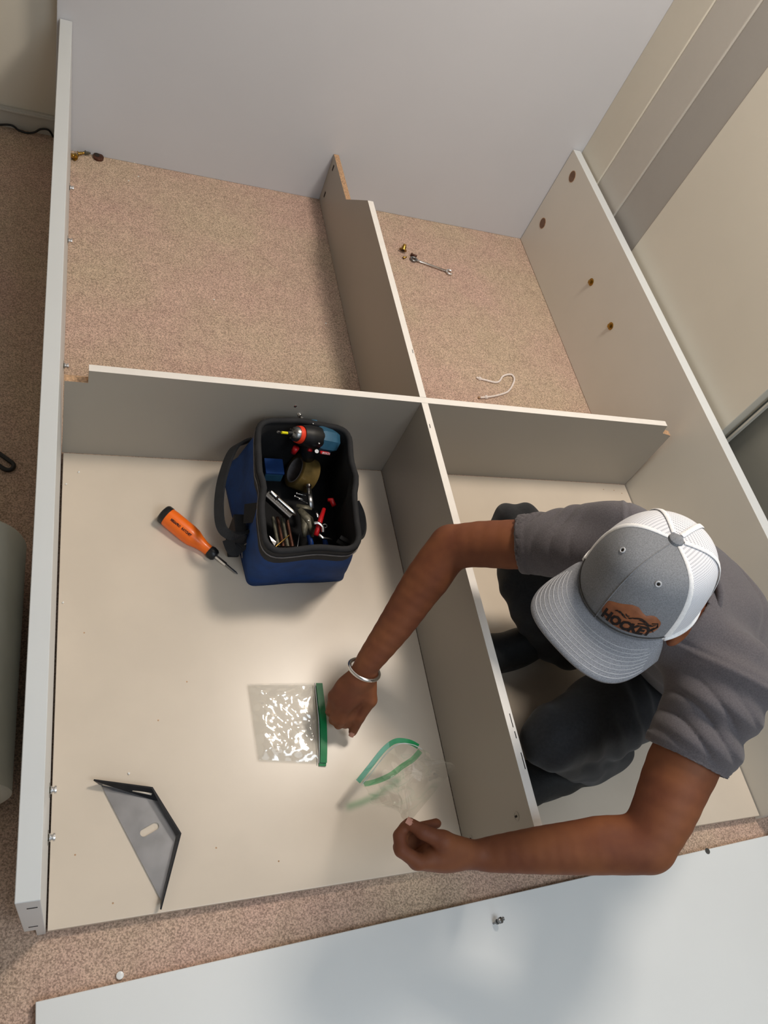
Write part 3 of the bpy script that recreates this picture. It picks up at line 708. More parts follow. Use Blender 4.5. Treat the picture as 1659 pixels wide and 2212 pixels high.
for k, r in enumerate((.30, .40, .49, .58, .67, .755, .84, .92)):
    lim = .90 if k > 1 else .86
    v, f = tube_vf([brim(s*lim, r, .0016) for s in np.linspace(-1, 1, 60)], .00045, 5, vo=len(VV)); VV += list(v); FF += f
st_ = link('brim_stitching', VV, FF, M['stitch'], cap, True); st_['kind'] = 'stuff'
# leather patch with burnt lettering on the front left of the crown
def on_cap(u, v, off):
    """u along the rim to the wearer's left, v up, metres on the crown"""
    t = (.0258+v)/.150; th = R2D(26)+u/.100*(1+.10*t); return crown(th, max(t, .01), off)
out = []
for a in np.linspace(0, 2*math.pi, 49)[:-1]:
    c, s = math.cos(a), math.sin(a); x = .0455*np.sign(c)*abs(c)**.75; y = .0175*np.sign(s)*abs(s)**.7
    if s > 0: y += .010*math.exp(-((x+.004)/.018)**2)+.004*math.exp(-((x-.028)/.010)**2)-.004*math.exp(-((x-.014)/.006)**2)
    out.append((x, y))
V = []; F = []; nr = 7
for z in (0.0003,):
    for j in range(nr+1):
        for x, y in out: V.append(on_cap(x*j/nr, y*j/nr+.001, .0022 if j < nr else .0002))
for j in range(nr):
    for i in range(48): F.append([j*48+i, j*48+(i+1) % 48, (j+1)*48+(i+1) % 48, (j+1)*48+i])
link('patch', V, F, M['leather'], cap, True)
tv, tf = text_mesh('HOCKEY', .0205, .0011)
w_ = tv[:, 0].max()-tv[:, 0].min()
# the wearer's left is the reader's right
link('patch_lettering', [on_cap(x*.080/w_, y*.98-.0068, .0028) for x, y, _ in tv], tf, M['inkp'], cap, False)
VV = []; FF = []
rr = random.Random(3)
for k in range(11):
    x0 = -.026+.0052*k; L = rr.uniform(.006, .013); y0 = .0062+.007*math.exp(-((x0)/.018)**2)*rr.uniform(.3, 1.2)
    P = [on_cap(x0+L*q, y0+.0022*math.sin(q*3+k), .0027) for q in np.linspace(0, 1, 6)]
    v, f = tube_vf(P, np.array([.0003, .0009, .0011, .0010, .0007, .0003]), 5, vo=len(VV)); VV += list(v); FF += f
for P in ([(.030, .009), (.038, .010), (.041, .004)], [(.041, .004), (.036, -.003), (.040, -.006)], [(.012, .004), (.020, .006), (.028, .003)]):
    v, f = tube_vf([on_cap(x, y, .0027) for x, y in P], .0009, 5, vo=len(VV)); VV += list(v); FF += f
link('patch_engraving', VV, FF, M['inkp'], cap, True)

# ---------------------------------------------------------------- tool bag
BG = root('tool_bag', (.53, .83, ZB), 'open navy blue and black fabric tool bag full of tools, by the cross shelf', 'bag')
def quadring(c, z, n=12, r=.03, wob=0):
    """rounded ring through four corners (counter-clockwise)"""
    c = [np.array(p, float) for p in c]; out = []
    for i in range(4):
        p, a, b = c[i], c[i-1], c[(i+1) % 4]; ua = (a-p)/np.linalg.norm(a-p); ub = (b-p)/np.linalg.norm(b-p)
        s, e = p+ua*r, p+ub*r
        for t in np.linspace(0, 1, 7): out.append((1-t)**2*s+2*t*(1-t)*p+t*t*e)
        nx = c[(i+1) % 4]; e2 = nx+(p-nx)/np.linalg.norm(p-nx)*r
        for t in np.linspace(0, 1, n+1)[1:-1]: out.append(e+(e2-e)*t)
    out = np.array(out); k = len(out)
    o = np.zeros((k, 3)); o[:, :2] = out; o[:, 2] = z
    if wob:
        cen = out.mean(0); d = out-cen; a = np.arctan2(d[:, 1], d[:, 0]); d /= np.linalg.norm(d, axis=1)[:, None]
        o[:, :2] += d*(wob*np.sin(a*5+1)+.6*wob*np.sin(a*9))[:, None]; o[:, 2] += wob*1.2*np.sin(a*4+.6)
    return o
rimc = [(.405, .640), (.622, .650), (.655, .996), (.424, 1.002)]
midc = [(.408, .660), (.652, .668), (.668, 1.005), (.400, 1.008)]
botc = [(.414, .668), (.662, .682), (.662, 1.010), (.378, 1.012)]
lev = [(botc, ZB+.001, .02, .001), (botc, ZB+.02, .03, .002), (midc, .09, .035, .004), ([tuple(np.array(a)*.45+np.array(b)*.55) for a, b in zip(midc, rimc)], .16, .035, .006), (rimc, .222, .045, .003), (rimc, .242, .045, .003)]
rings = [quadring(c, z, 12, r, w) for c, z, r, w in lev]; nr = len(rings[0])
def loft(name, rings, m, parent, capb=False, flip=False, **k):
    V = np.concatenate(rings); F = []; n = len(rings[0])
    for j in range(len(rings)-1):
        for i in range(n): F.append([j*n+i, j*n+(i+1) % n, (j+1)*n+(i+1) % n, (j+1)*n+i])
    if capb: F.append(list(range(n))[::-1])
    if flip: F = [f[::-1] for f in F]
    return link(name, V, F, m, parent, True, **k)
loft('bag_shell', rings[:5], M['navy'], BG, True)
def shrink(r, d, z=None):
    c = r[:, :2].mean(0); v = r[:, :2]-c; L = np.linalg.norm(v, axis=1)[:, None]; o = r.copy(); o[:, :2] = c+v*(L-d)/L
    if z is not None: o[:, 2] = z
    return o
loft('bag_lining', [shrink(rings[5], .004), shrink(rings[4], .012), shrink(rings[3], .012), shrink(rings[2], .014), shrink(rings[1], .014, .05)], M['lining'], BG, False)
fb = shrink(rings[1], .012, .052); link('bag_floor', fb, [list(range(len(fb)))], M['lining'], BG)
rimr = rings[5]
V, F = tube_vf(rimr, .0072, 12, closed=True); link('rim_band', V, F, M['blackf'], BG, True)
tube('piping', shrink(rimr, -.0075, None)-np.array([0, 0, .018]), .0016, M['greyf'], BG, 6, closed=True)
loft('rim_band', [shrink(rings[4], -.003)-np.array([0, 0, .028]), shrink(rings[4], -.006), shrink(rings[5], -.008)], M['blackf'], BG)
# flattened strap handle standing out on the left, and its anchor patches
def strap(name, P, w, th, m, nrm):
    P = spline(P, 8); V = []; F = []
    n = np.array(nrm, float); n /= np.linalg.norm(n); T = np.gradient(P, axis=0); T /= np.linalg.norm(T, axis=1)[:, None]
    for p, t in zip(P, T):
        s = n-t*(n@t); s /= np.linalg.norm(s); q = np.cross(t, s)
        for a, b in ((-1, -1), (1, -1), (1, 1), (-1, 1)): V.append(p+s*a*w/2+q*b*th/2)
    k = len(P)
    for i in range(k-1):
        for j in range(4): F.append([i*4+j, i*4+(j+1) % 4, (i+1)*4+(j+1) % 4, (i+1)*4+j])
    F += [[3, 2, 1, 0], [(k-1)*4+j for j in range(4)]]
    return link(name, V, F, m, BG, False)
strap('handle', [(0.4236, 1.0005, 0.1600), (0.3810, 0.9689, 0.1600), (0.3503, 0.8924, 0.1500), (0.3369, 0.8171, 0.1450), (0.3397, 0.7578, 0.1400), (0.3666, 0.7394, 0.1350), (0.4009, 0.7531, 0.1300)], .022, .007, M['blackf'], (.75, .2, .65))
strap('handle', [(0.6655, 0.8218, 0.1700), (0.6820, 0.8015, 0.1500), (0.6820, 0.7645, 0.1450), (0.6685, 0.7324, 0.1500), (0.6476, 0.7132, 0.1600)], .020, .006, M['blackf'], (.7, .2, .7))
box('strap_patch', (.371, .742, .030), (.3985, .800, .135), M['blackf'], BG, .004)
strap('webbing', [(0.3914, 0.7876, 0.1550), (0.4045, 0.7779, 0.1750), (0.4202, 0.7652, 0.2000)], .045, .004, M['blackf'], (0, 1, .3))
strap('webbing', [(0.3603, 0.7513, 0.1000), (0.3754, 0.7293, 0.0850), (0.4008, 0.7434, 0.1000), (0.4254, 0.7383, 0.1350)], .026, .004, M['blackf'], (0, .7, .7))
tube('pocket_piping', spline([(0.4021, 0.7307, 0.0500), (0.3970, 0.7392, 0.0900), (0.4153, 0.7345, 0.1200), (0.4380, 0.7134, 0.1400)], 6), .0016, M['greyf'], BG, 6)
lathe('zipper_pull', (0.5296, 1.0340, 0.2380), (0.5420, 1.0183, 0.2320), [(0, .0015), (0, .004), (.009, .0045), (.012, .002), (.018, .004), (.020, .001)], M['chrome'], BG, 10)
for a, b in (((0.6014, 0.7097, 0.1900), (0.6374, 0.6855, 0.1900)), ((0.6000, 0.7115, 0.1700), (0.6347, 0.6845, 0.1700))):
    tube('pocket_loop', [a, b], .006, M['blackf'], BG, 8, flat=((0, 0, 1), .4))

# ---------------------------------------------------------------- tools in the bag
A = np.array
dr = root('cordless_drill', (0.6006, 1.0109, 0.1700), 'blue and black cordless drill with red ring, lying across the tool bag opening', 'drill')
a, b = A((0.5065, 0.9554, 0.2520)), A((0.6499, 0.9792, 0.1980)); L = np.linalg.norm(b-a); d = (b-a)/L
lathe('gearbox', a+d*.018, b, [(0, .018), (.001, .024), (.018, .027), (.024, .0285), (.052, .0285), (.058, .027), (.060, .01)], M['blackp'], dr, 28)
lathe('motor_housing', a+d*.068, b, [(0, .02), (.001, .0295), (.010, .0315), (.040, .031), (.055, .027), (.062, .018), (.064, .002)], M['teal'], dr, 8)
lathe('collar', a+d*.006, b, [(0, .012), (.001, .0200), (.010, .0218), (.014, .021), (.014, .01)], M['redo'], dr, 28)
ck = lathe('chuck', a-d*.010, b, [(0, .003), (.002, .006), (.004, .012), (.010, .0175), (.018, .0188), (.019, .01)], M['steel'], dr, 20)
for k in range(6):
    t = k*math.pi/3; _, u, v = frame(d); c = a-d*.002+(u*math.cos(t)+v*math.sin(t))*.0118; lathe('chuck_hole', c, c-d, [(0, .0017), (.0075, .0017), (.0075, .0003)], M['hole'], ck, 8)
tip = A((0.4575, 0.9440, 0.2680)); lathe('bit_holder', a-d*.008, tip, [(0, .0055), (.012, .0045), (.013, .003)], M['blackp'], dr, 12)
lathe('bit_sleeve', a+(tip-a)*.34, tip, [(0, .003), (.0, .0032), (.020, .0032), (.020, .001)], M['yellow'], dr, 12)
lathe('bit', a+(tip-a)*.78, tip, [(0, .0022), (.004, .0034), (.009, .0030), (.0105, .001)], M['steel'], dr, 6)
gp = a+d*.050; tube('grip', [gp, gp+A((.005, -.012, -.05)), gp+A((.012, -.010, -.066))], [.020, .018, .017], M['blackp'], dr, 14)
tube('trigger', [a+d*.015+A((0, -.012, -.035)), a+d*.012+A((0, -.013, -.055))], [.008, .007], M['red'], dr, 10)
tube('direction_switch', [a+d*.045+A((0, -.024, -.02)), a+d*.055+A((0, -.025, -.02))], .004, M['red'], dr, 8)
q = A((0.5644, 1.0066, 0.2350)); box('lug', tuple(q-A((.006, .008, .01))), tuple(q+A((.010, .006, .008))), M['teal'], dr, .003)
for px in ((0.5598, 0.9960, 0.2460), (0.5640, 0.9313, 0.2520)): lathe('screw_head', px, A(px)+A((0, 0, 1)), [(0, .0026), (.0015, .0024), (.002, .0005)], M['steel'], dr, 10)
pl0 = A((0.5757, 0.9283, 0.2220)); pl1 = A((0.6020, 0.9335, 0.2120))
tube('maker_plate', [pl0, pl1], .0048, M['red'], dr, 8, flat=((0, 0, 1), .6))
tv, tf = text_mesh('BOSCH', .0075, .0002); dd = (pl1-pl0)/np.linalg.norm(pl1-pl0); upv = A((0, .55, .83)); upv -= dd*(upv@dd); upv /= np.linalg.norm(upv); nn = np.cross(dd, upv)
if nn[2] < 0: nn = -nn
link('maker_lettering', [(pl0+pl1)/2+dd*x+upv*y+nn*.0052+A((0, 0, .001)) for x, y, _ in tv], tf, M['print'], dr)
lathe('maker_emblem', A((0.5643, 0.9257, 0.2280)), A((0.5643, 0.9257, 0.2280))+A((0, -.3, 1)), [(0, .0050), (.001, .0050), (.001, .0035), (.0006, .0032), (.0006, .0003)], M['print'], dr, 16)

tp_c = A((0.5646, 0.9481, 0.1050)); tpr = root('tape_roll', tp_c-A((0, 0, .03)), 'roll of brown packing tape standing beneath the drill inside the tool bag', 'tape')
ax = A((-.85, .10, .35)); ax /= np.linalg.norm(ax)
lathe('tape_ring', tp_c-ax*.024, tp_c+ax, [(0, .034), (0, .044), (.001, .0455), (.047, .0455), (.048, .044), (.048, .034), (0, .034)], M['olive'], tpr, 36)
lathe('tape_core', tp_c-ax*.0245, tp_c+ax, [(0, .0315), (0, .034), (.049, .034), (.049, .0315), (0, .0315)], M['greyf'], tpr, 32)

cs = root('blue_case', (0.4941, 0.9643, 0.1000), 'small dark blue plastic case tucked against the left wall inside the tool bag', 'case')
q = A((0.4878, 0.9496, 0.1200)); box('case_body', tuple(q-A((.024, .022, .03))), tuple(q+A((.022, .022, .0))), M['teal'], cs, .004); box('case_lid', tuple(q+A((-.025, -.023, .0005))), tuple(q+A((.023, .023, .008))), M['navy'], cs, .003)

def rod(name, label, cat, p, q, prof, m, group=None, seg=14):
    p, q = A(p), A(q); r = root(name, tuple((p+q)/2-A((0, 0, .006))), label, cat, group); return r, lathe('shaft', p, q, prof, m, r, seg)
p, q = A((0.4549, 0.8424, 0.1700)), A((0.5178, 0.7902, 0.1500)); L = np.linalg.norm(q-p)
r, _ = rod('metal_pen', 'shiny silver pointed pen lying over the black level in the tool bag', 'pen', p, q, [(0, .002), (.001, .0055), (L*.25, .0058), (L*.28, .0045), (L*.8, .0062), (L*.93, .004), (L, .0008)], M['chrome'])
lathe('clip_ring', p+(q-p)*.22, q, [(0, .006), (.004, .0066), (.006, .006)], M['hole'], r, 14)
# pocket level
lv = root('pocket_level', (0.4845, 0.8396, 0.1200), 'black pocket level with white print lying diagonally under the silver pen', 'level')
p, q = A((0.4554, 0.8598, 0.1320)), A((0.5134, 0.8075, 0.1180)); d = (q-p)/np.linalg.norm(q-p); s = np.cross([0, 0, 1], d); s /= np.linalg.norm(s); u = np.cross(d, s)
V = [c+s*a*.010+u*b*.008 for c in (p, q) for a, b in ((-1, -1), (1, -1), (1, 1), (-1, 1))]
link('level_body', V, [[0, 1, 2, 3][::-1], [4, 5, 6, 7], [0, 1, 5, 4], [1, 2, 6, 5], [2, 3, 7, 6], [3, 0, 4, 7]], M['blackp'], lv)
tube('edge_strip', [p+u*.0085+s*.008, q+u*.0085+s*.008], .0012, M['steel'], lv, 6); tube('edge_strip', [p+u*.0085-s*.008, q+u*.0085-s*.008], .0008, M['print'], lv, 6)
for k in range(9): c = p+d*(.018+.0055*k)+u*.0083; tube('scale_mark', [c-s*.003, c+s*.002], .0006, M['print'], lv, 5)
# metal square
sq = root('try_square', (0.5700, 0.8700, 0.1000), 'small steel try square lying in the middle of the tool bag', 'square')
a, b, c = A((0.5663, 0.8858, 0.1300)), A((0.5681, 0.8292, 0.1250)), A((0.5308, 0.8389, 0.1200))
tube('blade', [a, b], .0065, M['steel'], sq, 8, flat=((0, 0, 1), .25)); tube('blade', [b, c], .0062, M['dsteel'], sq, 8, flat=((0, 0, 1), .3)); lathe('stop', a, a+A((0, .03, .01)), [(0, .004), (.004, .007), (.009, .006), (.012, .001)], M['chrome'], sq, 12)
for k in range(3):
    p = A([(0.5424, 0.8881, 0.1000), (0.5365, 0.8795, 0.1000), (0.5474, 0.8717, 0.1000)][k]); sc = root('loose_screw', p, ['uppermost of three loose screws by the steel try square', 'middle one of three loose screws by the steel try square', 'lowest of three loose screws by the steel try square'][k], 'screw', 'loose screws in the tool bag')
    e = p+A((.020, -.006-.004*k, .002)); lathe('screw_shaft', p, e, [(0, .004), (.002, .0035), (.003, .0018), (.020, .0016), (.024, .0003)], M['steel'], sc, 10)
# pliers
pr_ = root('pliers', (0.5643, 0.8080, 0.0900), 'grey steel pliers with blue grips lying open at the front of the tool bag', 'pliers')
j = A((0.5551, 0.8003, 0.1150))
for s, hx, (e1, e2, e3) in ((-1, 0, ((0.5428, 0.8233, 0.1200), (0.5452, 0.7589, 0.1050), 0)), (1, 0, ((0.5364, 0.8284, 0.1200), (0.5651, 0.7593, 0.1050), 0))):
    tube('plier_arm', [A(e1), j+A((.003*s, 0, .002*s)), (j+A(e2))/2+A((.004*s, 0, 0)), A(e2)], [.008, .013, .0085, .0038], M['dsteel'], pr_, 10, flat=((0, 0, 1), .6))
lathe('pivot', j+A((0, 0, .006)), j+A((0, 0, 1)), [(0, .006), (.002, .0055), (.003, .001)], M['steel'], pr_, 14)
for p, q in (((0.5582, 0.7674, 0.1000), (0.5634, 0.7321, 0.0850)), ((0.6023, 0.7641, 0.0850), (0.6027, 0.7367, 0.0780))): tube('grip', [A(p), (A(p)+A(q))/2+A((.002, 0, 0)), A(q)], [.006, .0072, .0068], M['bluep'], pr_, 10)
tube('plier_arm', [A((0.5784, 0.7817, 0.0900)), A((0.6023, 0.7641, 0.0850))], [.006, .005], M['dsteel'], pr_, 8)
# red handled cutter
rc = root('red_handled_snips', (0.5905, 0.8027, 0.1000), 'snips with a bright red bar handle, leaning beside the blue-gripped pliers', 'snips')
tube('handle', [A((0.5892, 0.8127, 0.1500)), A((0.5729, 0.7738, 0.1460)), A((0.5601, 0.7411, 0.1420))], [.0045, .0065, .0058], M['red'], rc, 12)
tube('handle', [A((0.6046, 0.8421, 0.1450)), A((0.6142, 0.8425, 0.1450)), A((0.6195, 0.8264, 0.1430))], [.004, .0068, .006], M['red'], rc, 12)
tube('blade', [A((0.5701, 0.8085, 0.1450)), A((0.5732, 0.7901, 0.1450))], [.004, .003], M['chrome'], rc, 8, flat=((0, 0, 1), .3))
# adjustable wrench
aw = root('adjustable_wrench', (0.5984, 0.7956, 0.0900), 'chrome adjustable wrench with its curved jaw around the red handle', 'wrench')
tube('jaw', spline([A((0.5552, 0.7671, 0.1560)), A((0.5660, 0.7662, 0.1580)), A((0.5761, 0.7580, 0.1550)), A((0.5768, 0.7456, 0.1500))], 5), .0048, M['chrome'], aw, 8, flat=((0, 0, 1), .6))
tube('jaw', spline([A((0.5706, 0.7464, 0.1400)), A((0.5774, 0.7375, 0.1400)), A((0.5906, 0.7365, 0.1380)), A((0.6052, 0.7347, 0.1350))], 5), list(np.linspace(.006, .002, 16)), M['chrome'], aw, 8, flat=((0, 0, 1), .6))
tube('ring', [A((0.5920, 0.7763, 0.1300))+A((math.cos(t), math.sin(t), 0))*.005 for t in np.linspace(0, 2*math.pi, 15)[:-1]], .0012, M['steel'], aw, 6, closed=True)
# row of punches, a brass bit, a cutter blade and a pin
for k in range(4):
    p, q = A((0.4742, 0.8174, 0.1000))+A((.0115*k, 0, 0)), A((0.4798, 0.7365, 0.0950))+A((.0115*k, 0, 0)); L = np.linalg.norm(q-p)
    rod('punch', ['leftmost of the four steel punches in the tool bag', 'brown punch, second from the left in the tool bag row of four', 'grey punch, third from the left in the tool bag row of four', 'rightmost brown punch of the row of four in the tool bag'][k], 'punch', p, q, [(0, .002), (.002, .0042), (L*.75, .0045), (L*.8, .0052), (L, .0050), (L, .001)], M['bronze'] if k % 2 else M['dsteel'], 'punches in a row in the tool bag')
p, q = A((0.4627, 0.7176, 0.1250)), A((0.5035, 0.7542, 0.1220)); L = np.linalg.norm(q-p)
rod('drill_bit', 'thin brass coloured drill bit lying across the row of punches', 'drill bit', p, q, [(0, .0008), (.004, .0016), (L-.004, .0016), (L, .0008)], M['brass'])
cb = root('utility_blade', (0.4629, 0.7476, 0.1100), 'bright steel utility blade standing at the lower left inside the tool bag', 'blade')
V = [A((0.4514, 0.7456, 0.1300)), A((0.4666, 0.7296, 0.1280)), A((0.4620, 0.7213, 0.1250)), A((0.4549, 0.7331, 0.1280))]; V += [v+A((.0004, .0004, -.0012)) for v in V]
link('blade_plate', V, [[0, 1, 2, 3][::-1], [4, 5, 6, 7], [0, 1, 5, 4], [1, 2, 6, 5], [2, 3, 7, 6], [3, 0, 4, 7]], M['chrome'], cb)
p, q = A((0.5389, 0.7768, 0.0900)), A((0.5275, 0.7328, 0.0850)); r, _ = rod('hex_key', 'thin steel hex key with a hooked end between the punches and pliers', 'hex key', p, q, [(0, .001), (.001, .0014), (.044, .0014), (.045, .0005)], M['steel'])
tube('hook', [q, q+A((.012, .001, 0)), q+A((.013, .006, 0))], .0013, M['steel'], r, 6)

# ---------------------------------------------------------------- orange screwdriver
sd0, sd1 = A((0.2228, 0.8553, 0.0460)), A((0.3926, 0.6989, 0.0280))
ts = np.linalg.norm(sd1-sd0); d = (sd1-sd0)/ts
sdr = root('screwdriver', tuple(A(((sd0+sd1)/2)[:2].tolist()+[ZB])), 'orange handled ratchet screwdriver with black end cap lying on the beige board', 'screwdriver')
R0 = .0235; k = .715*ts/.126; k2 = R0/.0195
def kp(pr): return [(x*k, r*k2) for x, r in pr]
lathe('handle', sd0+d*.012*k, sd1, kp([(0, .012), (0, R0*.80), (.010, .0195), (.050, .0197), (.062, .0182), (.074, .0140), (.086, .0112), (.098, .0105), (.098, .004)]), M['orange'], sdr, 28)
lathe('end_cap', sd0, sd1, kp([(0, .002), (.0005, .0107), (.002, .0168), (.005, .0193), (.0135, .0197), (.014, .01)]), M['blackp'], sdr, 28)
lathe('collar', sd0+d*.109*k, sd1, kp([(0, .008), (.001, .0115), (.006, .0130), (.014, .0118), (.017, .009), (.017, .003)]), M['blackp'], sdr, 24)
sh0 = .122*k
lathe('shaft', sd0+d*sh0, sd1, [(0, .0052), ((ts-sh0)*.5, .0052), ((ts-sh0)*.51, .003)], M['chrome'], sdr, 6)
lathe('bit', sd0+d*(sh0+(ts-sh0)*.48), sd1, [(0, .0034), ((ts-sh0)*.44, .0033), ((ts-sh0)*.52, .0011)], M['steel'], sdr, 6)
up = camp-(sd0+sd1)/2; up -= d*(up@d); up /= np.linalg.norm(up); sv = np.cross(up, d)
for s, x0, m in (('MEGAPRO', .035*k, 1), ('RATCHET', .060*k, 1)):
    tv, tf = text_mesh(s, .0078, .0004); wv = tv[:, 0].max()-tv[:, 0].min()
    link('handle_lettering', [sd0+d*(x0+x*.028/wv)+(up*math.cos(-y/R0)+sv*math.sin(y/R0))*(R0*1.035) for x, y, _ in tv], tf, M['ink'], sdr)

# ---------------------------------------------------------------- black steel corner bracket
bk = root('corner_bracket', (.165, .12, ZB), 'black glossy steel angle bracket with an oval slot lying on the beige board', 'bracket')
zt = ZB+.026
T0, T1, T2, T3 = [A(v) for v in ((0.0754, 0.2472, 0.0460), (0.1821, 0.2207, 0.0500), (0.2320, 0.1296, 0.0500), (0.1913, 0.0044, 0.0460))]
P0, P1, P2, P3 = [A(v) for v in ((0.0874, 0.2439, 0.0245), (0.1990, 0.1990, 0.0245), (0.2277, 0.1311, 0.0245), (0.1952, 0.0182, 0.0245))]
def slotted(pa, hole, z0, z1):
    """plate polygon pa with a hole, built as a quad strip between resampled outlines"""
    n = 48
    def res(P, c):
        P = A(P); ang = np.linspace(0, 2*math.pi, n, endpoint=False); out = []
        for a in ang:
            dv = A((math.cos(a), math.sin(a))); best = None
            for i in range(len(P)):
                p, q = P[i]-c, P[(i+1) % len(P)]-c; e = q-p; den = dv[0]*e[1]-dv[1]*e[0]
                if abs(den) < 1e-12: continue
                t = (p[0]*e[1]-p[1]*e[0])/den; s = (p[0]*dv[1]-p[1]*dv[0])/den
                if t > 0 and -1e-6 <= s <= 1+1e-6 and (best is None or t > best): best = t
            out.append(c+dv*best)
        # snap to corners
        out = A(out)
        for v in P: i = np.argmin(((out-v)**2).sum(1)); out[i] = v if ((out[i]-v)**2).sum() < 4e-4 else out[i]
        return out
    c = A(hole).mean(0); O = res(pa, c); I = res(hole, c); V = []; F = []
    for z in (z0, z1):
        for p in O: V.append((p[0], p[1], z))
        for p in I: V.append((p[0], p[1], z))
    for i in range(n):
        j = (i+1) % n
        F += [[i, j, n+j, n+i][::-1], [2*n+i, 2*n+j, 3*n+j, 3*n+i], [i, j, 2*n+j, 2*n+i], [n+i, n+j, 3*n+j, 3*n+i][::-1]]
    return V, F
h0, h1 = A((0.1662, 0.1433, 0.0260))[:2], A((0.1869, 0.1526, 0.0260))[:2]
hd_ = (h1-h0)/np.linalg.norm(h1-h0); hs = A((-hd_[1], hd_[0])); hole = []
for k in range(9): t = math.pi/2+math.pi*k/8; hole.append(h0+(hd_*math.cos(t)+hs*math.sin(t))*.0072)
for k in range(9): t = -math.pi/2+math.pi*k/8; hole.append(h1+(hd_*math.cos(t)+hs*math.sin(t))*.0072)
V, F = slotted([P0[:2], P1[:2], P2[:2], P3[:2]], hole, ZB+.0008, ZB+.0032); link('plate', V, F, M['plate'], bk)
def flange(a, b, ta, tb, th=.003):
    n = np.cross(b-a, [0, 0, 1.]); n /= np.linalg.norm(n); cen = A((.17, .13, .03)); n = n if n@(a-cen) > 0 else -n
    V = [a-n*th, a, ta, ta-n*th, b-n*th, b, tb, tb-n*th]
    return link('flange', V, [[0, 1, 2, 3], [7, 6, 5, 4], [0, 4, 5, 1], [1, 5, 6, 2], [2, 6, 7, 3], [3, 7, 4, 0]], M['blackm'], bk)
flange(P0, P1, T0, T1); flange(P1, P2, T1, T2); flange(P2, P3, T2, T3)
for u0, u1 in ((.10, .38), (.60, .92)):
    a0 = P0*(1-u0)+P1*u0; b0 = P0*(1-u1)+P1*u1; a1 = T0*(1-u0)+T1*u0; b1_ = T0*(1-u1)+T1*u1
    c0 = a0*.45+a1*.55; c1 = b0*.45+b1_*.55; tube('flange_slot', [c0+A((0, -.0032, .0)), c1+A((0, -.0032, 0))], .0024, M['board'], bk, 8, flat=((0, 0, 1), 1))

# ---------------------------------------------------------------- clear zip bags
def sheet(name, corners, z, amp, seed, parent, n=34, fold=1.):
    rr = np.random.RandomState(seed); c = [A(v, float) for v in corners]; V = []; F = []
    dirs = [(rr.uniform(-1, 1), rr.uniform(-1, 1), rr.uniform(0, 6), rr.uniform(14, 44)) for _ in range(9)]
    for j in range(n+1):
        for i in range(n+1):
            u, v = i/n, j/n; p = (c[0]*(1-u)+c[1]*u)*(1-v)+(c[3]*(1-u)+c[2]*u)*v
            h = sum(abs(math.sin((a*u+b*v)*f/2+ph))**1.5 for a, b, ph, f in dirs)/9; e = min(1, 6*min(u, 1-u, v, 1-v)+.15)
            V.append(p+A((0, 0, z+amp*h*e)))
    for j in range(n):
        for i in range(n): a = j*(n+1)+i; F.append([a, a+1, a+n+2, a+n+1])
    return link(name, V, F, M['film'], parent, True)
z1 = root('zip_bag', (.47, .33, ZB), 'empty clear zip bag with a green zip lying flat and crinkled on the board', 'bag')
cs_ = [(0.3898, 0.4264, 0.0260), (0.5538, 0.4196, 0.0260), (0.5342, 0.2417, 0.0260), (0.3968, 0.2600, 0.0260)]
sheet('film', cs_, .001, .024, 5, z1, 40); sheet('film', [A(v)+A((.003, -.003, 0)) for v in cs_], .0005, .010, 9, z1, 24)
P = spline([(0.5478, 0.4180, 0.0310), (0.5446, 0.3688, 0.0360), (0.5421, 0.3263, 0.0380), (0.5371, 0.2769, 0.0340), (0.5319, 0.2407, 0.0300)], 6)
def ribbon(name, P, w, th, m, parent, nrm):
    V = []; F = []; P = A(P); n0 = A(nrm, float); T = np.gradient(P, axis=0); T /= np.linalg.norm(T, axis=1)[:, None]
    for p, t in zip(P, T):
        n = n0-t*(n0@t); n /= np.linalg.norm(n); s = np.cross(t, n)
        for a, b in ((-1, -1), (1, -1), (1, 1), (-1, 1)): V.append(p+s*a*w/2+n*b*th/2)
    k = len(P)
    for i in range(k-1):
        for q in range(4): F.append([i*4+q, i*4+(q+1) % 4, (i+1)*4+(q+1) % 4, (i+1)*4+q])
    F += [[3, 2, 1, 0], [(k-1)*4+q for q in range(4)]]
    return link(name, V, F, m, parent)
ribbon('zip_strip', P+A((.006, 0, 0)), .015, .0012, M['green'], z1, (0, 0, 1)); tube('zip_track', P-A((.005, 0, -.0015)), .0009, M['print'], z1, 6)
ribbon('zip_strip', P+A((.004, -.006, -.004)), .016, .0012, M['green'], z1, (0, 0, 1))
z2 = root('zip_bag', tuple(A((0.6520, 0.1927, 0.1200))), 'empty clear zip bag with an open green mouth, held in the left hand', 'bag')
m0 = [(0.5845, 0.1745, 0.1000), (0.6090, 0.1971, 0.1120), (0.6437, 0.2286, 0.1250), (0.6721, 0.2422, 0.1300), (0.7022, 0.2384, 0.1280), (0.7251, 0.2290, 0.1200)]
m1 = [(0.7298, 0.2250, 0.1120), (0.7143, 0.2121, 0.1000), (0.6890, 0.2009, 0.0920), (0.6620, 0.1871, 0.0880), (0.6263, 0.1772, 0.0880), (0.5973, 0.1734, 0.0920)]
ring = spline([A(v) for v in m0+m1], 6, closed=True); n = len(ring)
pin = A((0.5666, 0.0423, 0.3450)); c2 = A((0.7597, 0.1651, 0.2000))
V = []; F = []; K = 22; rr = np.random.RandomState(8)
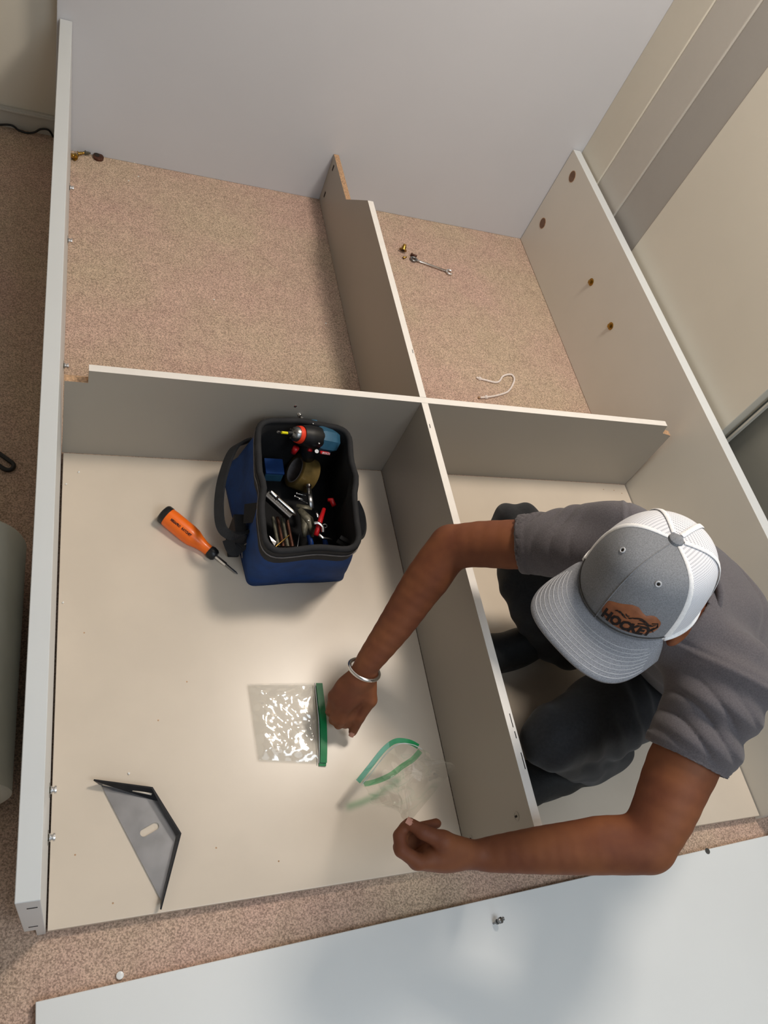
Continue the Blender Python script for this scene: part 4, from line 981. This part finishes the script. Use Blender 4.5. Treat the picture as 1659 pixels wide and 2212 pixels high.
for k in range(K+1):
    t = k/K
    for i in range(n):
        a = 2*math.pi*i/n; w = .5-.5*math.cos(a-.4) ; e = pin*(1-w)+c2*w; p = ring[i]*(1-t)+e*t
        bulge = math.sin(math.pi*t)*.012*(math.sin(a*3+t*5)+.6*math.sin(a*7-t*9)); dv = ring[i]-ring.mean(0); dv = dv/(np.linalg.norm(dv)+1e-6)
        V.append(p+dv*bulge+A((0, 0, .004*math.sin(a*9+t*14)*math.sin(math.pi*t))))
for k in range(K):
    for i in range(n): F.append([k*n+i, k*n+(i+1) % n, (k+1)*n+(i+1) % n, (k+1)*n+i])
link('film', V, F, M['film2'], z2, True)
ribbon('zip_strip', spline([A(v) for v in m0], 6)+A((-.003, .003, .002)), .0105, .0010, M['green'], z2, (-.1, -.35, 1))
tube('zip_track', spline([A(v) for v in m0], 6)+A((.004, -.004, .003)), .0009, M['print'], z2, 6)
ribbon('zip_strip', spline([A(v) for v in m1], 6), .012, .0006, M['greenf'], z2, (.1, .4, 1))

# ---------------------------------------------------------------- small things on the carpet
wr = root('combination_wrench', (1.22, 1.98, 0), 'small silver combination wrench lying on the pink carpet behind the rear divider', 'wrench')
a, b = A((1.1548, 1.9965, 0.0060)), A((1.2758, 1.9623, 0.0060)); d = (b-a)/np.linalg.norm(b-a); s = A((-d[1], d[0], 0))
tube('shank', [a+d*.006, a+d*.02, b-d*.006], [.0055, .0046, .0052], M['chrome'], wr, 10, flat=((0, 0, 1), .6))
tube('ring_end', [a-d*.006+d*math.cos(t)*.010+s*math.sin(t)*.010 for t in np.linspace(0, 2*math.pi, 19)[:-1]], .0042, M['steel'], wr, 8, closed=True)
tube('open_jaw', spline([b+d*.016+s*.010, b+d*.004+s*.010, b-d*.002, b+d*.004-s*.010, b+d*.018-s*.009], 5), .0042, M['chrome'], wr, 8)
def hardware(px, label, m, tilt=(0.2, .3, 1), r=.009, L=.014, kind='threaded_insert'):
    p = A(px); o = root(kind, tuple(p), label, 'fastener')
    d = A(tilt, float); d /= np.linalg.norm(d); c = p+A((0, 0, r*.8))
    lathe('flange', c, c+d, [(0, .002), (0, r), (.0022, r), (.003, r*.6)], m, o, 20); lathe('barrel', c+d*.002, c+d, [(0, r*.62), (L*.6, r*.6), (L*.65, r*.5), (L, r*.45), (L, .001)], m, o, 14)
    lathe('bore', c-d*.0003, c-d, [(0, r*.4), (.0003, r*.4), (.0004, .0003)], M['hole'], o, 12); return o
hardware((1.1112, 2.0303, 0.0000), 'round brass fastener standing on the carpet left of the silver wrench', M['brass'], (.3, .8, .6), .014, .02, 'brass_fastener')
hardware((1.1079, 1.9975, 0.0000), 'tiny brass barrel nut just below the round brass fastener', M['brass'], (1, .2, .3), .0055, .012, 'barrel_nut')
hardware((1.1447, 2.0233, 0.0000), 'brown metal bolt touching the ring end of the silver wrench', M['bronze'], (.8, -.5, .2), .007, .02, 'bolt')
hardware((0.0080, 2.2072, 0.0000), 'brass bolt assembly on the carpet against the left rail, nearest the rail', M['brass'], (-.6, -.5, .6), .0115, .024, 'brass_fitting')
hardware((0.0158, 2.2315, 0.0000), 'small brass collar just behind the brass bolt assembly', M['brass'], (1, .3, .2), .008, .018, 'brass_collar')
hardware((0.0379, 2.2439, 0.0000), 'small dark metal clip at the foot of the grey wall', M['dsteel'], (1, -.2, .3), .0075, .014, 'metal_clip')
fp = root('felt_pad', tuple(A((0.0772, 2.2377, 0.0000))), 'oval reddish brown felt furniture pad with a black top, on the carpet by the wall', 'pad')
c = A((0.0772, 2.2377, 0.0000)); lathe('pad_body', c, c+A((.1, -.1, 1)), [(0, .014), (.001, .0165), (.008, .0165), (.009, .014), (.009, .001)], M['bronze'], fp, 20); lathe('pad_top', c+A((-.004, .003, .009)), c+A((.1, -.1, 1)), [(0, .009), (.0015, .008), (.0016, .001)], M['hole'], fp, 16)
sg = root('cord_loop', tuple(A((1.3235, 1.4215, 0.0000))), 'short white knotted cord curled on the carpet in the rear right bay', 'cord')
P = [(1029, 815), (1035, 818), (1052, 823), (1070, 826), (1079, 823), (1086, 813), (1097, 809), (1106, 810), (1111, 819), (1107, 832), (1100, 843), (1091, 850), (1070, 856), (1050, 859), (1038, 860)]
CP = [(1.2573, 1.4500, 0.0040), (1.2683, 1.4454, 0.0040), (1.2951, 1.4407, 0.0040), (1.3258, 1.4365, 0.0040), (1.3444, 1.4450, 0.0040), (1.3630, 1.4671, 0.0050), (1.3856, 1.4775, 0.0060), (1.4029, 1.4786, 0.0050), (1.4073, 1.4613, 0.0040), (1.3911, 1.4325, 0.0040), (1.3709, 1.4077, 0.0040), (1.3504, 1.3931, 0.0040), (1.3082, 1.3762, 0.0040), (1.2703, 1.3659, 0.0040), (1.2466, 1.3612, 0.0040)]
tube('cord', spline([A(v) for v in CP], 5), .0034, M['cordw'], sg, 8)
for v in (CP[1], CP[-2]): tube('knot', [A(v)+A((-.006, .001, 0)), A(v), A(v)+A((.006, -.001, 0))], [.0045, .0075, .0045], M['cordw'], sg, 10)
tube('cord_tip', [A(CP[-1])+A((-.007, 0, 0)), A(CP[-1])], .0038, M['raw'], sg, 8)
# white chips of laminate
chips = [((0.2010, 2.1797, 0.0010), 'carpet'), ((0.1702, 2.1485, 0.0010), 'carpet'), ((0.1907, 2.2497, 0.0010), 'carpet'), ((0.4085, 1.6508, 0.0010), 'carpet'), ((0.7590, 1.6128, 0.0010), 'carpet'), ((0.0376, 0.9744, 0.0240), 'board'), ((0.0109, 0.9383, 0.0240), 'board'), ((0.1404, 0.2574, 0.0240), 'board'), ((0.0116, 0.6309, 0.0240), 'board')]
CHL = ['white chip on the carpet, right one of the pair below the grey wall', 'white chip on the carpet, left one of the pair below the grey wall', 'white chip on the carpet touching the foot of the grey wall', 'white chip in the middle of the rear left carpet bay', 'white chip on the carpet left of the rear divider', 'white chip on the beige board nearest the shelf corner by the rail', 'faint white chip beside the left rail just below the shelf', 'white chip on the board above the black bracket', 'white chip at the left rail level with the zip bag']
for i, (p, w) in enumerate(chips):
    p = A(p); rr = random.Random(i); bm = bmesh.new(); bmesh.ops.create_icosphere(bm, subdivisions=1, radius=.0028 if w == 'carpet' else .0026)
    for v in bm.verts: v.co = Vector((v.co.x*rr.uniform(.7, 1.3)+p[0], v.co.y*rr.uniform(.7, 1.3)+p[1], max(0, v.co.z*.6+.0012)+p[2]))
    V = [v.co[:] for v in bm.verts]; bm.verts.index_update(); F = [[v.index for v in f.verts] for f in bm.faces]; bm.free()
    o = link('laminate_chip', V, F, M['chip']); tag(o, CHL[i], 'debris', 'white chips on the carpet' if w == 'carpet' else 'white chips on the board')
# things left of the cabinet
fr = root('foam_roll', (-.17, .48, 0), 'pale grey-green round bolster lying on the carpet left of the cabinet', 'roll')
R_ = .115; xc = -.058-R_-.004
lathe('roll_body', (xc, .215, R_+.001), (xc, 1, R_+.001), [(0, .02), (0, R_-.006), (.004, R_), (.50, R_), (.507, R_-.004), (.510, R_-.012), (.510, .02)], M['tubw'], fr, 56)
lathe('roll_end', (xc, .2155, R_+.001), (xc, -1, R_+.001), [(0, .03), (.002, .03), (.0025, .001)], M['hole'], fr, 32)
hb = root('buckle_loop', (-.14, 1.02, 0), 'black plastic loop with an oval opening on the dark carpet at the left edge', 'loop')
e0, e1 = A((-0.1747, 1.0464, 0.0060)), A((-0.1161, 0.9958, 0.0060)); d = (e1-e0)/np.linalg.norm(e1-e0); s = A((-d[1], d[0], 0)); w = .0125
P = [e1+(d*math.cos(t)+s*math.sin(t))*w for t in np.linspace(-math.pi/2, math.pi/2, 12)]+[e0+(d*math.cos(t)+s*math.sin(t))*w for t in np.linspace(math.pi/2, 3*math.pi/2, 12)]
tube('loop_frame', P, .0052, M['blackp'], hb, 10, closed=True)
cbp = [(-0.2896, 2.2960, 0.0032), (-0.2383, 2.2960, 0.0032), (-0.1831, 2.2960, 0.0166), (-0.1595, 2.2940, 0.0062), (-0.1356, 2.2920, 0.0004), (-0.1142, 2.2940, 0.0091), (-0.0954, 2.2960, 0.0236), (-0.0725, 2.2960, 0.0259), (-0.0249, 2.2940, 0.0306)]
cbp = [(x, y, max(z, .004)) for x, y, z in cbp if x < -.06]+[(-.058, 2.294, .006)]
ck_ = tube('power_cable', spline([A(v) for v in cbp], 6), .0032, M['cable']); tag(ck_, 'black cable running along the white baseboard behind the left rail', 'cable')
